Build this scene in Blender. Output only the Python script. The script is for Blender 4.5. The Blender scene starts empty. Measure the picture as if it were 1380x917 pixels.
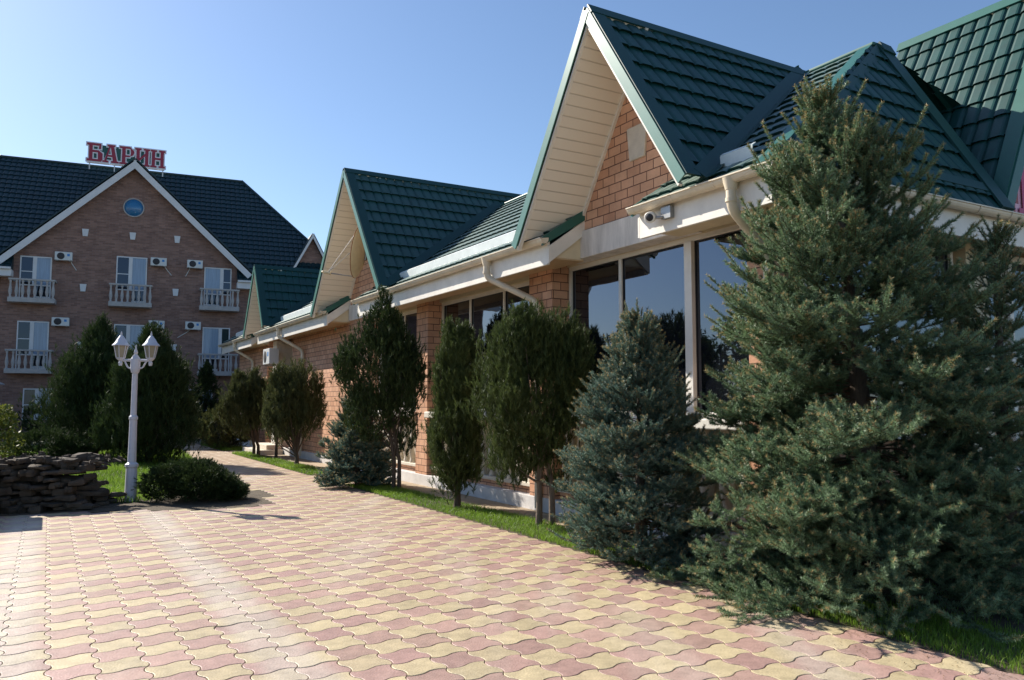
import bpy, math, random
import numpy as np
from mathutils import Vector, Matrix

S = bpy.context.scene
COL = S.collection
R = math.radians

# ------------------------------------------------------------------ camera, sky, sun, exposure
cam_d = bpy.data.cameras.new("camera")
cam = bpy.data.objects.new("camera", cam_d)
COL.objects.link(cam)
cam.location = (0, 0, 1.6)
cam.rotation_euler = (R(94.47), 0, 0)
cam_d.sensor_width = 36
cam_d.lens = 36 * 1072 / 1380
cam_d.clip_start = 0.05
cam_d.clip_end = 2000
S.camera = cam

SUN_AZ, SUN_EL = R(-56), R(36)          # azimuth from +Y, negative = left
w = bpy.data.worlds.new("World")
S.world = w
w.use_nodes = True
nt = w.node_tree
bg = nt.nodes["Background"]
sky = nt.nodes.new("ShaderNodeTexSky")
sky.sky_type = 'NISHITA'
sky.sun_disc = False
sky.sun_elevation = SUN_EL
sky.sun_rotation = SUN_AZ
sky.air_density = 1.0
sky.dust_density = 0.5
sky.ozone_density = 4.0
nt.links.new(sky.outputs[0], bg.inputs[0])
bg.inputs[1].default_value = 0.095

sd = bpy.data.lights.new("sun", 'SUN')
sd.energy = 5.0
sd.angle = R(0.5)
sd.color = (1.0, 0.93, 0.82)
sun = bpy.data.objects.new("sun", sd)
COL.objects.link(sun)
sv = Vector((math.sin(SUN_AZ) * math.cos(SUN_EL), math.cos(SUN_AZ) * math.cos(SUN_EL), math.sin(SUN_EL)))
sun.rotation_euler = sv.to_track_quat('Z', 'Y').to_euler()
sun.location = (-20, 20, 30)

S.view_settings.view_transform = 'Standard'
S.view_settings.look = 'None'
S.view_settings.gamma = 1
S.view_settings.exposure = 0.75
S.view_settings.use_curve_mapping = False
S.render.engine = 'CYCLES'
S.cycles.max_bounces = 6
S.cycles.use_denoising = True

# ------------------------------------------------------------------ frames
YA = R(30.16)                            # restaurant: local x = into the building, local y = along the facade
HY = R(23.6)                             # hotel: local x = along its facade, local y = into it
HP = Vector((-16.97, 35.24, 0))
AX = Vector((-math.sin(YA), math.cos(YA), 0))
BX = Vector((math.cos(YA), math.sin(YA), 0))


def rw(a, b, z=0.0):
    "restaurant coordinates (along, into, up) to world"
    return AX * a + BX * b + Vector((0, 0, z))


def hw(s, d, z=0.0):
    return HP + Vector((math.cos(HY), math.sin(HY), 0)) * s + Vector((-math.sin(HY), math.cos(HY), 0)) * d + Vector((0, 0, z))


# ------------------------------------------------------------------ materials
def N(nt, t, **kw):
    n = nt.nodes.new(t)
    for k, v in kw.items():
        setattr(n, k, v)
    return n


def base_mat(name):
    m = bpy.data.materials.new(name)
    m.use_nodes = True
    return m, m.node_tree, m.node_tree.nodes["Principled BSDF"]


def mat(name, col, rough=0.6, metal=0.0, spec=0.5, var=0.12, scale=6.0, bump=0.0, bscale=60.0, coat=0.0, stretch=None):
    "a plain colour broken up by two sizes of procedural noise"
    m, t, p = base_mat(name)
    tc = N(t, "ShaderNodeTexCoord")
    src = tc.outputs["Object"]
    if stretch:
        mp = N(t, "ShaderNodeMapping")
        mp.inputs["Scale"].default_value = stretch
        t.links.new(src, mp.inputs[0])
        src = mp.outputs[0]
    n1 = N(t, "ShaderNodeTexNoise")
    n1.inputs["Scale"].default_value = scale
    n1.inputs["Detail"].default_value = 8
    n1.inputs["Roughness"].default_value = 0.65
    t.links.new(src, n1.inputs["Vector"])
    mr = N(t, "ShaderNodeMapRange")
    mr.inputs[1].default_value = 0.25
    mr.inputs[2].default_value = 0.75
    mr.inputs[3].default_value = 1 - var
    mr.inputs[4].default_value = 1 + var
    t.links.new(n1.outputs[0], mr.inputs[0])
    hsv = N(t, "ShaderNodeHueSaturation")
    hsv.inputs["Color"].default_value = (*col, 1)
    t.links.new(mr.outputs[0], hsv.inputs["Value"])
    t.links.new(hsv.outputs[0], p.inputs["Base Color"])
    p.inputs["Roughness"].default_value = rough
    p.inputs["Metallic"].default_value = metal
    p.inputs["Specular IOR Level"].default_value = spec
    p.inputs["Coat Weight"].default_value = coat
    if bump:
        n2 = N(t, "ShaderNodeTexNoise")
        n2.inputs["Scale"].default_value = bscale
        n2.inputs["Detail"].default_value = 6
        t.links.new(tc.outputs["Object"], n2.inputs["Vector"])
        b = N(t, "ShaderNodeBump")
        b.inputs["Strength"].default_value = 1
        b.inputs["Distance"].default_value = bump
        t.links.new(n2.outputs[0], b.inputs["Height"])
        t.links.new(b.outputs[0], p.inputs["Normal"])
    return m


def brick_mat(name, c1, c2, mortar, bw, bh, msize=0.008, rough=0.85):
    "brick courses on any upright wall: u = x + y, v = z in the building's own frame"
    m, t, p = base_mat(name)
    tc = N(t, "ShaderNodeTexCoord")
    sx = N(t, "ShaderNodeSeparateXYZ")
    t.links.new(tc.outputs["Object"], sx.inputs[0])
    ad = N(t, "ShaderNodeMath", operation='ADD')
    t.links.new(sx.outputs[0], ad.inputs[0])
    t.links.new(sx.outputs[1], ad.inputs[1])
    cx = N(t, "ShaderNodeCombineXYZ")
    t.links.new(ad.outputs[0], cx.inputs[0])
    t.links.new(sx.outputs[2], cx.inputs[1])
    br = N(t, "ShaderNodeTexBrick")
    br.inputs["Color1"].default_value = (*c1, 1)
    br.inputs["Color2"].default_value = (*c2, 1)
    br.inputs["Mortar"].default_value = (*mortar, 1)
    br.inputs["Scale"].default_value = 1
    br.inputs["Brick Width"].default_value = bw
    br.inputs["Row Height"].default_value = bh
    br.inputs["Mortar Size"].default_value = msize
    br.inputs["Mortar Smooth"].default_value = 0.15
    t.links.new(cx.outputs[0], br.inputs["Vector"])
    n = N(t, "ShaderNodeTexNoise")
    n.inputs["Scale"].default_value = 2.2
    n.inputs["Detail"].default_value = 9
    n.inputs["Roughness"].default_value = 0.7
    t.links.new(tc.outputs["Object"], n.inputs["Vector"])
    mr = N(t, "ShaderNodeMapRange")
    mr.inputs[1].default_value = 0.25
    mr.inputs[2].default_value = 0.75
    mr.inputs[3].default_value = 0.75
    mr.inputs[4].default_value = 1.2
    t.links.new(n.outputs[0], mr.inputs[0])
    hsv = N(t, "ShaderNodeHueSaturation")
    t.links.new(br.outputs["Color"], hsv.inputs["Color"])
    t.links.new(mr.outputs[0], hsv.inputs["Value"])
    t.links.new(hsv.outputs[0], p.inputs["Base Color"])
    p.inputs["Roughness"].default_value = rough
    p.inputs["Specular IOR Level"].default_value = 0.2
    n2 = N(t, "ShaderNodeTexNoise")
    n2.inputs["Scale"].default_value = 45
    n2.inputs["Detail"].default_value = 5
    t.links.new(tc.outputs["Object"], n2.inputs["Vector"])
    inv = N(t, "ShaderNodeMath", operation='MULTIPLY_ADD')
    t.links.new(br.outputs["Fac"], inv.inputs[0])
    inv.inputs[1].default_value = -1.0
    sc = N(t, "ShaderNodeMath", operation='MULTIPLY')
    t.links.new(n2.outputs[0], sc.inputs[0])
    sc.inputs[1].default_value = 0.5
    t.links.new(sc.outputs[0], inv.inputs[2])
    b = N(t, "ShaderNodeBump")
    b.inputs["Distance"].default_value = 0.008
    b.inputs["Strength"].default_value = 0.8
    t.links.new(inv.outputs[0], b.inputs["Height"])
    t.links.new(b.outputs[0], p.inputs["Normal"])
    return m


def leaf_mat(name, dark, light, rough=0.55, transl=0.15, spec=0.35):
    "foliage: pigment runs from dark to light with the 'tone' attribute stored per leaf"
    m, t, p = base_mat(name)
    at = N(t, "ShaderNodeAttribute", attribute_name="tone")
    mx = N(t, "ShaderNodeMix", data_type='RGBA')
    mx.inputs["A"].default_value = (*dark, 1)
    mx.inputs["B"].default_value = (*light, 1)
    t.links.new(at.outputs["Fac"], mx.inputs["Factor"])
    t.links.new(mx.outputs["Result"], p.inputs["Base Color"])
    p.inputs["Roughness"].default_value = rough
    p.inputs["Specular IOR Level"].default_value = spec
    tr = N(t, "ShaderNodeBsdfTranslucent")
    t.links.new(mx.outputs["Result"], tr.inputs["Color"])
    ms = N(t, "ShaderNodeMixShader")
    ms.inputs[0].default_value = transl
    t.links.new(p.outputs[0], ms.inputs[1])
    t.links.new(tr.outputs[0], ms.inputs[2])
    t.links.new(ms.outputs[0], t.nodes["Material Output"].inputs[0])
    return m


def paver_mat():
    m, t, p = base_mat("concrete_pavers")
    at = N(t, "ShaderNodeAttribute", attribute_name="tone")
    kd = N(t, "ShaderNodeAttribute", attribute_name="kind_of_tile")
    tc = N(t, "ShaderNodeTexCoord")
    mx = N(t, "ShaderNodeMix", data_type='RGBA')
    mx.inputs["A"].default_value = (0.52, 0.425, 0.255, 1)
    mx.inputs["B"].default_value = (0.415, 0.255, 0.220, 1)
    t.links.new(kd.outputs["Fac"], mx.inputs["Factor"])
    n = N(t, "ShaderNodeTexNoise")
    n.inputs["Scale"].default_value = 9
    n.inputs["Detail"].default_value = 9
    n.inputs["Roughness"].default_value = 0.72
    t.links.new(tc.outputs["Object"], n.inputs["Vector"])
    # wide pale tracks of dust along the paving, and blotches
    mp = N(t, "ShaderNodeMapping")
    mp.inputs["Rotation"].default_value = (0, 0, -YA)
    mp.inputs["Scale"].default_value = (1.3, 0.16, 1)
    t.links.new(tc.outputs["Object"], mp.inputs[0])
    n3 = N(t, "ShaderNodeTexNoise")
    n3.inputs["Scale"].default_value = 1.1
    n3.inputs["Detail"].default_value = 4
    t.links.new(mp.outputs[0], n3.inputs["Vector"])
    dr = N(t, "ShaderNodeMapRange")
    dr.inputs[1].default_value = 0.50
    dr.inputs[2].default_value = 0.72
    dr.inputs[3].default_value = 0.0
    dr.inputs[4].default_value = 0.55
    t.links.new(n3.outputs[0], dr.inputs[0])
    # two dusty wheel tracks, 1.5 m apart
    mp2 = N(t, "ShaderNodeMapping")
    mp2.inputs["Rotation"].default_value = (0, 0, -YA)
    t.links.new(tc.outputs["Object"], mp2.inputs[0])
    sp_ = N(t, "ShaderNodeSeparateXYZ")
    t.links.new(mp2.outputs[0], sp_.inputs[0])
    wv_ = N(t, "ShaderNodeMath", operation='ADD')
    t.links.new(sp_.outputs[0], wv_.inputs[0])
    wv_.inputs[1].default_value = 0.20
    md_ = N(t, "ShaderNodeMath", operation='PINGPONG')
    t.links.new(wv_.outputs[0], md_.inputs[0])
    md_.inputs[1].default_value = 0.775
    tk = N(t, "ShaderNodeMapRange", interpolation_type='SMOOTHSTEP')
    tk.inputs[1].default_value = 0.10
    tk.inputs[2].default_value = 0.27
    tk.inputs[3].default_value = 1.15
    tk.inputs[4].default_value = 0.0
    t.links.new(md_.outputs[0], tk.inputs[0])
    lim = N(t, "ShaderNodeMath", operation='LESS_THAN')
    t.links.new(sp_.outputs[0], lim.inputs[0])
    lim.inputs[1].default_value = 2.0
    tk2 = N(t, "ShaderNodeMath", operation='MULTIPLY')
    t.links.new(tk.outputs[0], tk2.inputs[0])
    t.links.new(lim.outputs[0], tk2.inputs[1])
    tk3 = N(t, "ShaderNodeMath", operation='MULTIPLY')
    t.links.new(tk2.outputs[0], tk3.inputs[0])
    n5 = N(t, "ShaderNodeTexNoise")
    n5.inputs["Scale"].default_value = 2.5
    n5.inputs["Detail"].default_value = 7
    t.links.new(mp.outputs[0], n5.inputs["Vector"])
    t.links.new(n5.outputs[0], tk3.inputs[1])
    mx2 = N(t, "ShaderNodeMath", operation='MAXIMUM')
    t.links.new(dr.outputs[0], mx2.inputs[0])
    t.links.new(tk3.outputs[0], mx2.inputs[1])
    dr = mx2
    dust_or_sheen = N(t, "ShaderNodeMix", data_type='RGBA')
    dust_or_sheen.inputs["B"].default_value = (0.56, 0.49, 0.41, 1)
    t.links.new(dr.outputs[0], dust_or_sheen.inputs["Factor"])
    t.links.new(mx.outputs["Result"], dust_or_sheen.inputs["A"])
    v = N(t, "ShaderNodeMath", operation='MULTIPLY_ADD')
    t.links.new(n.outputs[0], v.inputs[0])
    v.inputs[1].default_value = 0.95
    v.inputs[2].default_value = 0.28
    v2 = N(t, "ShaderNodeMath", operation='MULTIPLY_ADD')
    t.links.new(at.outputs["Fac"], v2.inputs[0])
    v2.inputs[1].default_value = 0.24
    t.links.new(v.outputs[0], v2.inputs[2])
    hsv = N(t, "ShaderNodeHueSaturation")
    t.links.new(dust_or_sheen.outputs["Result"], hsv.inputs["Color"])
    t.links.new(v2.outputs[0], hsv.inputs["Value"])
    t.links.new(hsv.outputs[0], p.inputs["Base Color"])
    p.inputs["Roughness"].default_value = 0.55
    p.inputs["Specular IOR Level"].default_value = 0.5
    n2 = N(t, "ShaderNodeTexNoise")
    n2.inputs["Scale"].default_value = 70
    n2.inputs["Detail"].default_value = 6
    t.links.new(tc.outputs["Object"], n2.inputs["Vector"])
    b = N(t, "ShaderNodeBump")
    b.inputs["Distance"].default_value = 0.003
    t.links.new(n2.outputs[0], b.inputs["Height"])
    t.links.new(b.outputs[0], p.inputs["Normal"])
    return m


def glass_mat(name, col=(0.006, 0.007, 0.010), ior=2.15, wav=0.0006):
    m, t, p = base_mat(name)
    tc = N(t, "ShaderNodeTexCoord")
    p.inputs["Base Color"].default_value = (*col, 1)
    p.inputs["Roughness"].default_value = 0.015
    p.inputs["IOR"].default_value = ior
    p.inputs["Specular Tint"].default_value = (0.62, 0.76, 1.0, 1)
    n = N(t, "ShaderNodeTexNoise")
    n.inputs["Scale"].default_value = 1.3
    t.links.new(tc.outputs["Object"], n.inputs["Vector"])
    b = N(t, "ShaderNodeBump")
    b.inputs["Distance"].default_value = wav * 10
    b.inputs["Strength"].default_value = 0.3
    t.links.new(n.outputs[0], b.inputs["Height"])
    t.links.new(b.outputs[0], p.inputs["Normal"])
    return m


def soffit_mat():
    "narrow pale boards: board joints every 12 cm across the slope"
    m, t, p = base_mat("soffit_boards")
    tc = N(t, "ShaderNodeTexCoord")
    sx = N(t, "ShaderNodeSeparateXYZ")
    t.links.new(tc.outputs["Object"], sx.inputs[0])
    md = N(t, "ShaderNodeMath", operation='PINGPONG')
    md.inputs[1].default_value = 0.06
    t.links.new(sx.outputs[2], md.inputs[0])
    mr = N(t, "ShaderNodeMapRange")
    mr.inputs[1].default_value = 0.0
    mr.inputs[2].default_value = 0.010
    t.links.new(md.outputs[0], mr.inputs[0])
    mx = N(t, "ShaderNodeMix", data_type='RGBA')
    mx.inputs["A"].default_value = (0.56, 0.50, 0.42, 1)
    mx.inputs["B"].default_value = (0.80, 0.735, 0.63, 1)
    t.links.new(mr.outputs[0], mx.inputs["Factor"])
    t.links.new(mx.outputs["Result"], p.inputs["Base Color"])
    p.inputs["Roughness"].default_value = 0.45
    b = N(t, "ShaderNodeBump")
    b.inputs["Distance"].default_value = 0.006
    t.links.new(mr.outputs[0], b.inputs["Height"])
    t.links.new(b.outputs[0], p.inputs["Normal"])
    return m


M = {}
M['brick'] = brick_mat("salmon_block", (0.69, 0.405, 0.265), (0.57, 0.305, 0.19), (0.17, 0.09, 0.065), 0.26, 0.125, 0.007)
M['hbrick'] = brick_mat("hotel_brick", (0.335, 0.200, 0.158), (0.215, 0.124, 0.102), (0.26, 0.215, 0.195), 0.25, 0.072, 0.005)
M['green'] = mat("green_roof_metal", (0.005, 0.050, 0.044), 0.48, spec=0.5, var=0.3, scale=3, bump=0.0005, bscale=20)
def slope_sheen(m, dust_or_sheen, amount):
    "paints a pale sunlit sheen into the colour of the flatter slopes"
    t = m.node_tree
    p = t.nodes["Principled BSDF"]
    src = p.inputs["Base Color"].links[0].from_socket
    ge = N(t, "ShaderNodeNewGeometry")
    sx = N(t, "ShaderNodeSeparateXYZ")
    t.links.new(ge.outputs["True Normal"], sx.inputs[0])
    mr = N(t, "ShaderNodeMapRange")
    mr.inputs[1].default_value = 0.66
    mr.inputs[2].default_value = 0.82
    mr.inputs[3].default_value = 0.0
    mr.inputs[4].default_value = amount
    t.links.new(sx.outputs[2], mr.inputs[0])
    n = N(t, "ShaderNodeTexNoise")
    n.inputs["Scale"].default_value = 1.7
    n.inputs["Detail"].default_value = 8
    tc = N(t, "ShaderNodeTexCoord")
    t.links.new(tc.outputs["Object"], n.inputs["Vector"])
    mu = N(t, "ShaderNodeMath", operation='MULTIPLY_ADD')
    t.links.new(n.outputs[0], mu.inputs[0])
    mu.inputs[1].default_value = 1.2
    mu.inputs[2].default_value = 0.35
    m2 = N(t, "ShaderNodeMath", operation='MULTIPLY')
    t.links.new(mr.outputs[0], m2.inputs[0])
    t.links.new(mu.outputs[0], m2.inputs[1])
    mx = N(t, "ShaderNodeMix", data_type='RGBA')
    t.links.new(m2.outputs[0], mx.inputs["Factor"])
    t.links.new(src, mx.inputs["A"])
    mx.inputs["B"].default_value = (*dust_or_sheen, 1)
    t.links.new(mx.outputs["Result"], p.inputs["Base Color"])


slope_sheen(M['green'], (0.26, 0.33, 0.29), 0.45)  # pale sun sheen put into the colour of the flatter roof slopes
M['hgreen'] = mat("hotel_roof_metal", (0.004, 0.026, 0.032), 0.5, var=0.2, scale=1.5)
M['trim'] = mat("green_trim_metal", (0.022, 0.110, 0.088), 0.42, var=0.12, scale=4)
M['verge'] = mat('green_trim_lit', (0.055, 0.17, 0.14), 0.38, var=0.12, scale=4)  # trim green made paler, glossy reflection of the lit gable fronts painted in
M['flash'] = mat('green_trim_shaded', (0.005, 0.045, 0.038), 0.45, var=0.12, scale=4)  # darker copy of the trim green, shade painted in for strips out of sun
M['pale'] = mat("pale_sheet_metal", (0.78, 0.82, 0.80), 0.35, metal=0.0, var=0.1, scale=4)
M['white'] = mat("white_paint", (0.74, 0.70, 0.63), 0.5, var=0.15, scale=2.5, bump=0.0008, bscale=40)
M['beam'] = mat("weathered_white_render", (0.68, 0.63, 0.58), 0.75, var=0.30, scale=2.2, bump=0.001, bscale=60, stretch=(3, 3, 0.7))
M['cream'] = mat("cream_paint", (0.66, 0.56, 0.38), 0.6, var=0.10, scale=4)
M['gutter'] = mat("cream_plastic", (0.68, 0.59, 0.45), 0.4, var=0.2, scale=3)
M['stone'] = mat("pale_cast_stone", (0.60, 0.54, 0.45), 0.8, var=0.14, scale=6, bump=0.002, bscale=50)
M['hstone'] = mat("grey_cast_stone", (0.42, 0.40, 0.39), 0.85, var=0.18, scale=4, bump=0.002, bscale=40)
M['hwhite'] = mat("hotel_white_paint", (0.66, 0.66, 0.67), 0.55, var=0.08, scale=3)
M['plinth'] = mat("grey_plinth_render", (0.60, 0.58, 0.57), 0.85, var=0.15, scale=4, bump=0.002, bscale=40)
M['soffit'] = soffit_mat()
M['wood'] = mat("varnished_soffit", (0.52, 0.36, 0.20), 0.5, var=0.15, scale=5, stretch=(8, 1, 8))
M['glass'] = glass_mat("dark_reflective_glass")
M['hglass'] = glass_mat("hotel_dark_glass", (0.02, 0.022, 0.028), 1.6)
M['curtain'] = mat("blue_grey_curtain", (0.22, 0.30, 0.42), 0.35, var=0.25, scale=3, stretch=(10, 10, 0.5), coat=0.6)
M['bluepane'] = mat("blue_round_pane", (0.03, 0.17, 0.36), 0.25, var=0.05, coat=0.5)
M['acwhite'] = mat("ac_casing", (0.62, 0.63, 0.62), 0.4, var=0.06)
M['acdark'] = mat("ac_fan_grille", (0.025, 0.025, 0.03), 0.6, var=0.2, scale=30)
M['acblue'] = mat("ac_blue_mark", (0.03, 0.22, 0.55), 0.4, var=0.05)
M['metalgrey'] = mat("galvanised_grey", (0.30, 0.30, 0.30), 0.4, metal=0.7, var=0.15)
M['dish'] = mat("aged_dish_paint", (0.62, 0.52, 0.34), 0.5, var=0.16, scale=5)
M['rust'] = mat("rust", (0.25, 0.10, 0.03), 0.9, var=0.3, scale=15)
M['lampw'] = mat("white_lamp_post", (0.56, 0.56, 0.62), 0.4, var=0.08, scale=8)
M['lampglass'] = mat("lantern_glass", (0.30, 0.27, 0.20), 0.15, var=0.1)
M['bulb'] = mat("lamp_bulb", (0.75, 0.62, 0.36), 0.3, var=0.05)
M['crimson'] = mat("crimson_sign", (0.32, 0.012, 0.04), 0.4, var=0.1)
M['signwhite'] = mat("white_sign_edge", (0.78, 0.76, 0.80), 0.4, var=0.05)
M['signgreen'] = mat("green_sign_board", (0.01, 0.10, 0.085), 0.5, var=0.1)
M['pinksign'] = mat("magenta_sign", (0.45, 0.02, 0.11), 0.4, var=0.08)
M['signpinkedge'] = mat("pink_sign_edge", (0.75, 0.42, 0.52), 0.4, var=0.05)
M['bark'] = mat("bark", (0.085, 0.062, 0.045), 0.95, var=0.4, scale=14, bump=0.01, bscale=30, stretch=(4, 4, 0.6))
M['paleb'] = mat("pale_bark", (0.17, 0.13, 0.10), 0.95, var=0.45, scale=12, bump=0.01, bscale=30, stretch=(4, 4, 0.6))
M['twig'] = mat("twig", (0.10, 0.060, 0.032), 0.9, var=0.3, scale=20)
M['rock'] = mat("wall_rock", (0.072, 0.054, 0.038), 0.9, var=0.7, scale=3.5, bump=0.025, bscale=12)
M['soil'] = mat("soil", (0.085, 0.064, 0.042), 0.95, var=0.4, scale=5, bump=0.02, bscale=30)
M['tanstrip'] = mat("dusty_apron", (0.36, 0.28, 0.19), 0.9, var=0.3, scale=3, bump=0.006, bscale=30)
M['ground'] = mat("ground_earth", (0.22, 0.19, 0.13), 0.95, var=0.35, scale=1.2, bump=0.01, bscale=12)
M['paver'] = paver_mat()
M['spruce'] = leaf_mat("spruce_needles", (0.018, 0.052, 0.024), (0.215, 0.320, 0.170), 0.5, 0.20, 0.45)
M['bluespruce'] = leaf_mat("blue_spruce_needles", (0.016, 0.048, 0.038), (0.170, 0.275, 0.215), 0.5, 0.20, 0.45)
M['shoot'] = leaf_mat("spruce_shoot_tips", (0.28, 0.21, 0.09), (0.50, 0.39, 0.19), 0.6, 0.25)
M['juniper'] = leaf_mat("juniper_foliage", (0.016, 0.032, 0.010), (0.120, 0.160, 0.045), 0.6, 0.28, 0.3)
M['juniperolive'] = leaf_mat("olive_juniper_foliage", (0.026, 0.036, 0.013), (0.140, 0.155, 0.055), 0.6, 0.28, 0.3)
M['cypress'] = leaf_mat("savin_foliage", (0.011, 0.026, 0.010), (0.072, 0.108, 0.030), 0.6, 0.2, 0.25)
M['lime'] = leaf_mat("yellow_green_leaves", (0.045, 0.075, 0.012), (0.24, 0.26, 0.05), 0.5, 0.3, 0.4)
M['grass'] = leaf_mat("grass_blades", (0.06, 0.14, 0.012), (0.26, 0.40, 0.05), 0.5, 0.45, 0.4)
M['leafy'] = leaf_mat("broad_leaves", (0.03, 0.06, 0.015), (0.09, 0.13, 0.03), 0.5, 0.2, 0.4)


# ------------------------------------------------------------------ mesh builder
class MB:
    def __init__(s):
        s.v, s.f, s.sm = [], [], []

    def add(s, vs, fs, smooth=False):
        o = len(s.v)
        s.v += [tuple(q) for q in vs]
        s.f += [tuple(o + i for i in f) for f in fs]
        s.sm += [smooth] * len(fs)
        return s

    def box(s, x0, y0, z0, x1, y1, z1):
        vs = [(x, y, z) for z in (z0, z1) for y in (y0, y1) for x in (x0, x1)]
        return s.add(vs, [(0, 2, 3, 1), (4, 5, 7, 6), (0, 1, 5, 4), (2, 6, 7, 3), (0, 4, 6, 2), (1, 3, 7, 5)])

    def slab(s, poly, off):
        "convex/any planar polygon extruded by a vector"
        n = len(poly)
        off = Vector(off)
        vs = [Vector(q) for q in poly] + [Vector(q) + off for q in poly]
        fs = [tuple(range(n))[::-1], tuple(range(n, 2 * n))] + [(i, (i + 1) % n, n + (i + 1) % n, n + i) for i in range(n)]
        return s.add(vs, fs)

    def beam(s, p0, p1, side, w, up, h, ext=0.0):
        "box along p0-p1, width w along side, height h along up"
        p0, p1, side, up = Vector(p0), Vector(p1), Vector(side).normalized() * w, Vector(up).normalized() * h
        d = (p1 - p0).normalized() * ext
        p0, p1 = p0 - d, p1 + d
        return s.slab([p0, p0 + side, p0 + side + up, p0 + up], p1 - p0)

    def tube(s, path, r, n=10, caps=True):
        path = [Vector(q) for q in path]
        rs = r if isinstance(r, (list, tuple)) else [r] * len(path)
        vs = []
        prev = None
        for i, q in enumerate(path):
            t = (path[min(i + 1, len(path) - 1)] - path[max(i - 1, 0)]).normalized()
            if prev is None:
                a = t.cross(Vector((0, 0, 1)))
                if a.length < 1e-3:
                    a = Vector((1, 0, 0))
                a.normalize()
            else:
                a = (prev - t * prev.dot(t)).normalized()
            prev = a
            b = t.cross(a)
            for k in range(n):
                an = 2 * math.pi * k / n
                vs.append(q + (a * math.cos(an) + b * math.sin(an)) * rs[i])
        fs = [(i * n + k, i * n + (k + 1) % n, (i + 1) * n + (k + 1) % n, (i + 1) * n + k) for i in range(len(path) - 1) for k in range(n)]
        s.add(vs, fs, True)
        if caps:
            s.add(vs[:n], [tuple(range(n))[::-1]])
            s.add(vs[-n:], [tuple(range(n))])
        return s

    def lathe(s, prof, c=(0, 0, 0), n=16, smooth=True, axis=None):
        c = Vector(c)
        q = Vector(axis).to_track_quat('Z', 'Y') if axis is not None else None
        vs = []
        for r, z in prof:
            for k in range(n):
                an = 2 * math.pi * (k + 0.5) / n
                p = Vector((r * math.cos(an), r * math.sin(an), z))
                vs.append(c + (q @ p if q else p))
        fs = [(i * n + k, i * n + (k + 1) % n, (i + 1) * n + (k + 1) % n, (i + 1) * n + k) for i in range(len(prof) - 1) for k in range(n)]
        s.add(vs, fs, smooth)
        s.add(vs[:n], [tuple(range(n))[::-1]])
        s.add(vs[-n:], [tuple(range(n))])
        return s

    def build(s, name, m, parent=None, bevel=0.0):
        me = bpy.data.meshes.new(name)
        me.from_pydata([tuple(v) for v in s.v], [], s.f)
        me.polygons.foreach_set("use_smooth", s.sm)
        me.materials.append(m)
        me.update()
        o = bpy.data.objects.new(name, me)
        COL.objects.link(o)
        if parent:
            o.parent = parent
        if bevel:
            bv = o.modifiers.new("bevel", 'BEVEL')
            bv.width = bevel
            bv.segments = 2
            bv.limit_method = 'ANGLE'
        return o


def np_mesh(name, V, F, m, parent=None, attrs=None, smooth=False):
    "fast mesh from numpy arrays; F is (n,3) or (n,4)"
    V = np.asarray(V, np.float32).reshape(-1, 3)
    F = np.asarray(F, np.int32)
    k = F.shape[1]
    me = bpy.data.meshes.new(name)
    me.vertices.add(len(V))
    me.vertices.foreach_set("co", V.ravel())
    me.loops.add(F.size)
    me.loops.foreach_set("vertex_index", F.ravel())
    me.polygons.add(len(F))
    me.polygons.foreach_set("loop_start", np.arange(0, F.size, k, dtype=np.int32))
    me.polygons.foreach_set("loop_total", np.full(len(F), k, np.int32))
    me.polygons.foreach_set("use_smooth", np.full(len(F), smooth, bool))
    for an, av in (attrs or {}).items():
        a = me.attributes.new(an, 'FLOAT', 'POINT')
        a.data.foreach_set("value", np.asarray(av, np.float32))
    me.materials.append(m)
    me.update(calc_edges=True)
    o = bpy.data.objects.new(name, me)
    COL.objects.link(o)
    if parent:
        o.parent = parent
    return o


def tag(o, label=None, cat=None, group=None, kind=None):
    if label:
        o['label'] = label
    if cat:
        o['category'] = cat
    if group:
        o['group'] = group
    if kind:
        o['kind'] = kind
    return o


def empty(name, loc=(0, 0, 0), rz=0.0, label=None, cat=None, group=None):
    o = bpy.data.objects.new(name, None)
    COL.objects.link(o)
    o.location = loc
    o.rotation_euler = (0, 0, rz)
    o.empty_display_size = 0.3
    return tag(o, label, cat, group)


def part(name, parent):
    "an empty part that carries sub-parts"
    o = bpy.data.objects.new(name, None)
    COL.objects.link(o)
    o.parent = parent
    return o


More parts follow.
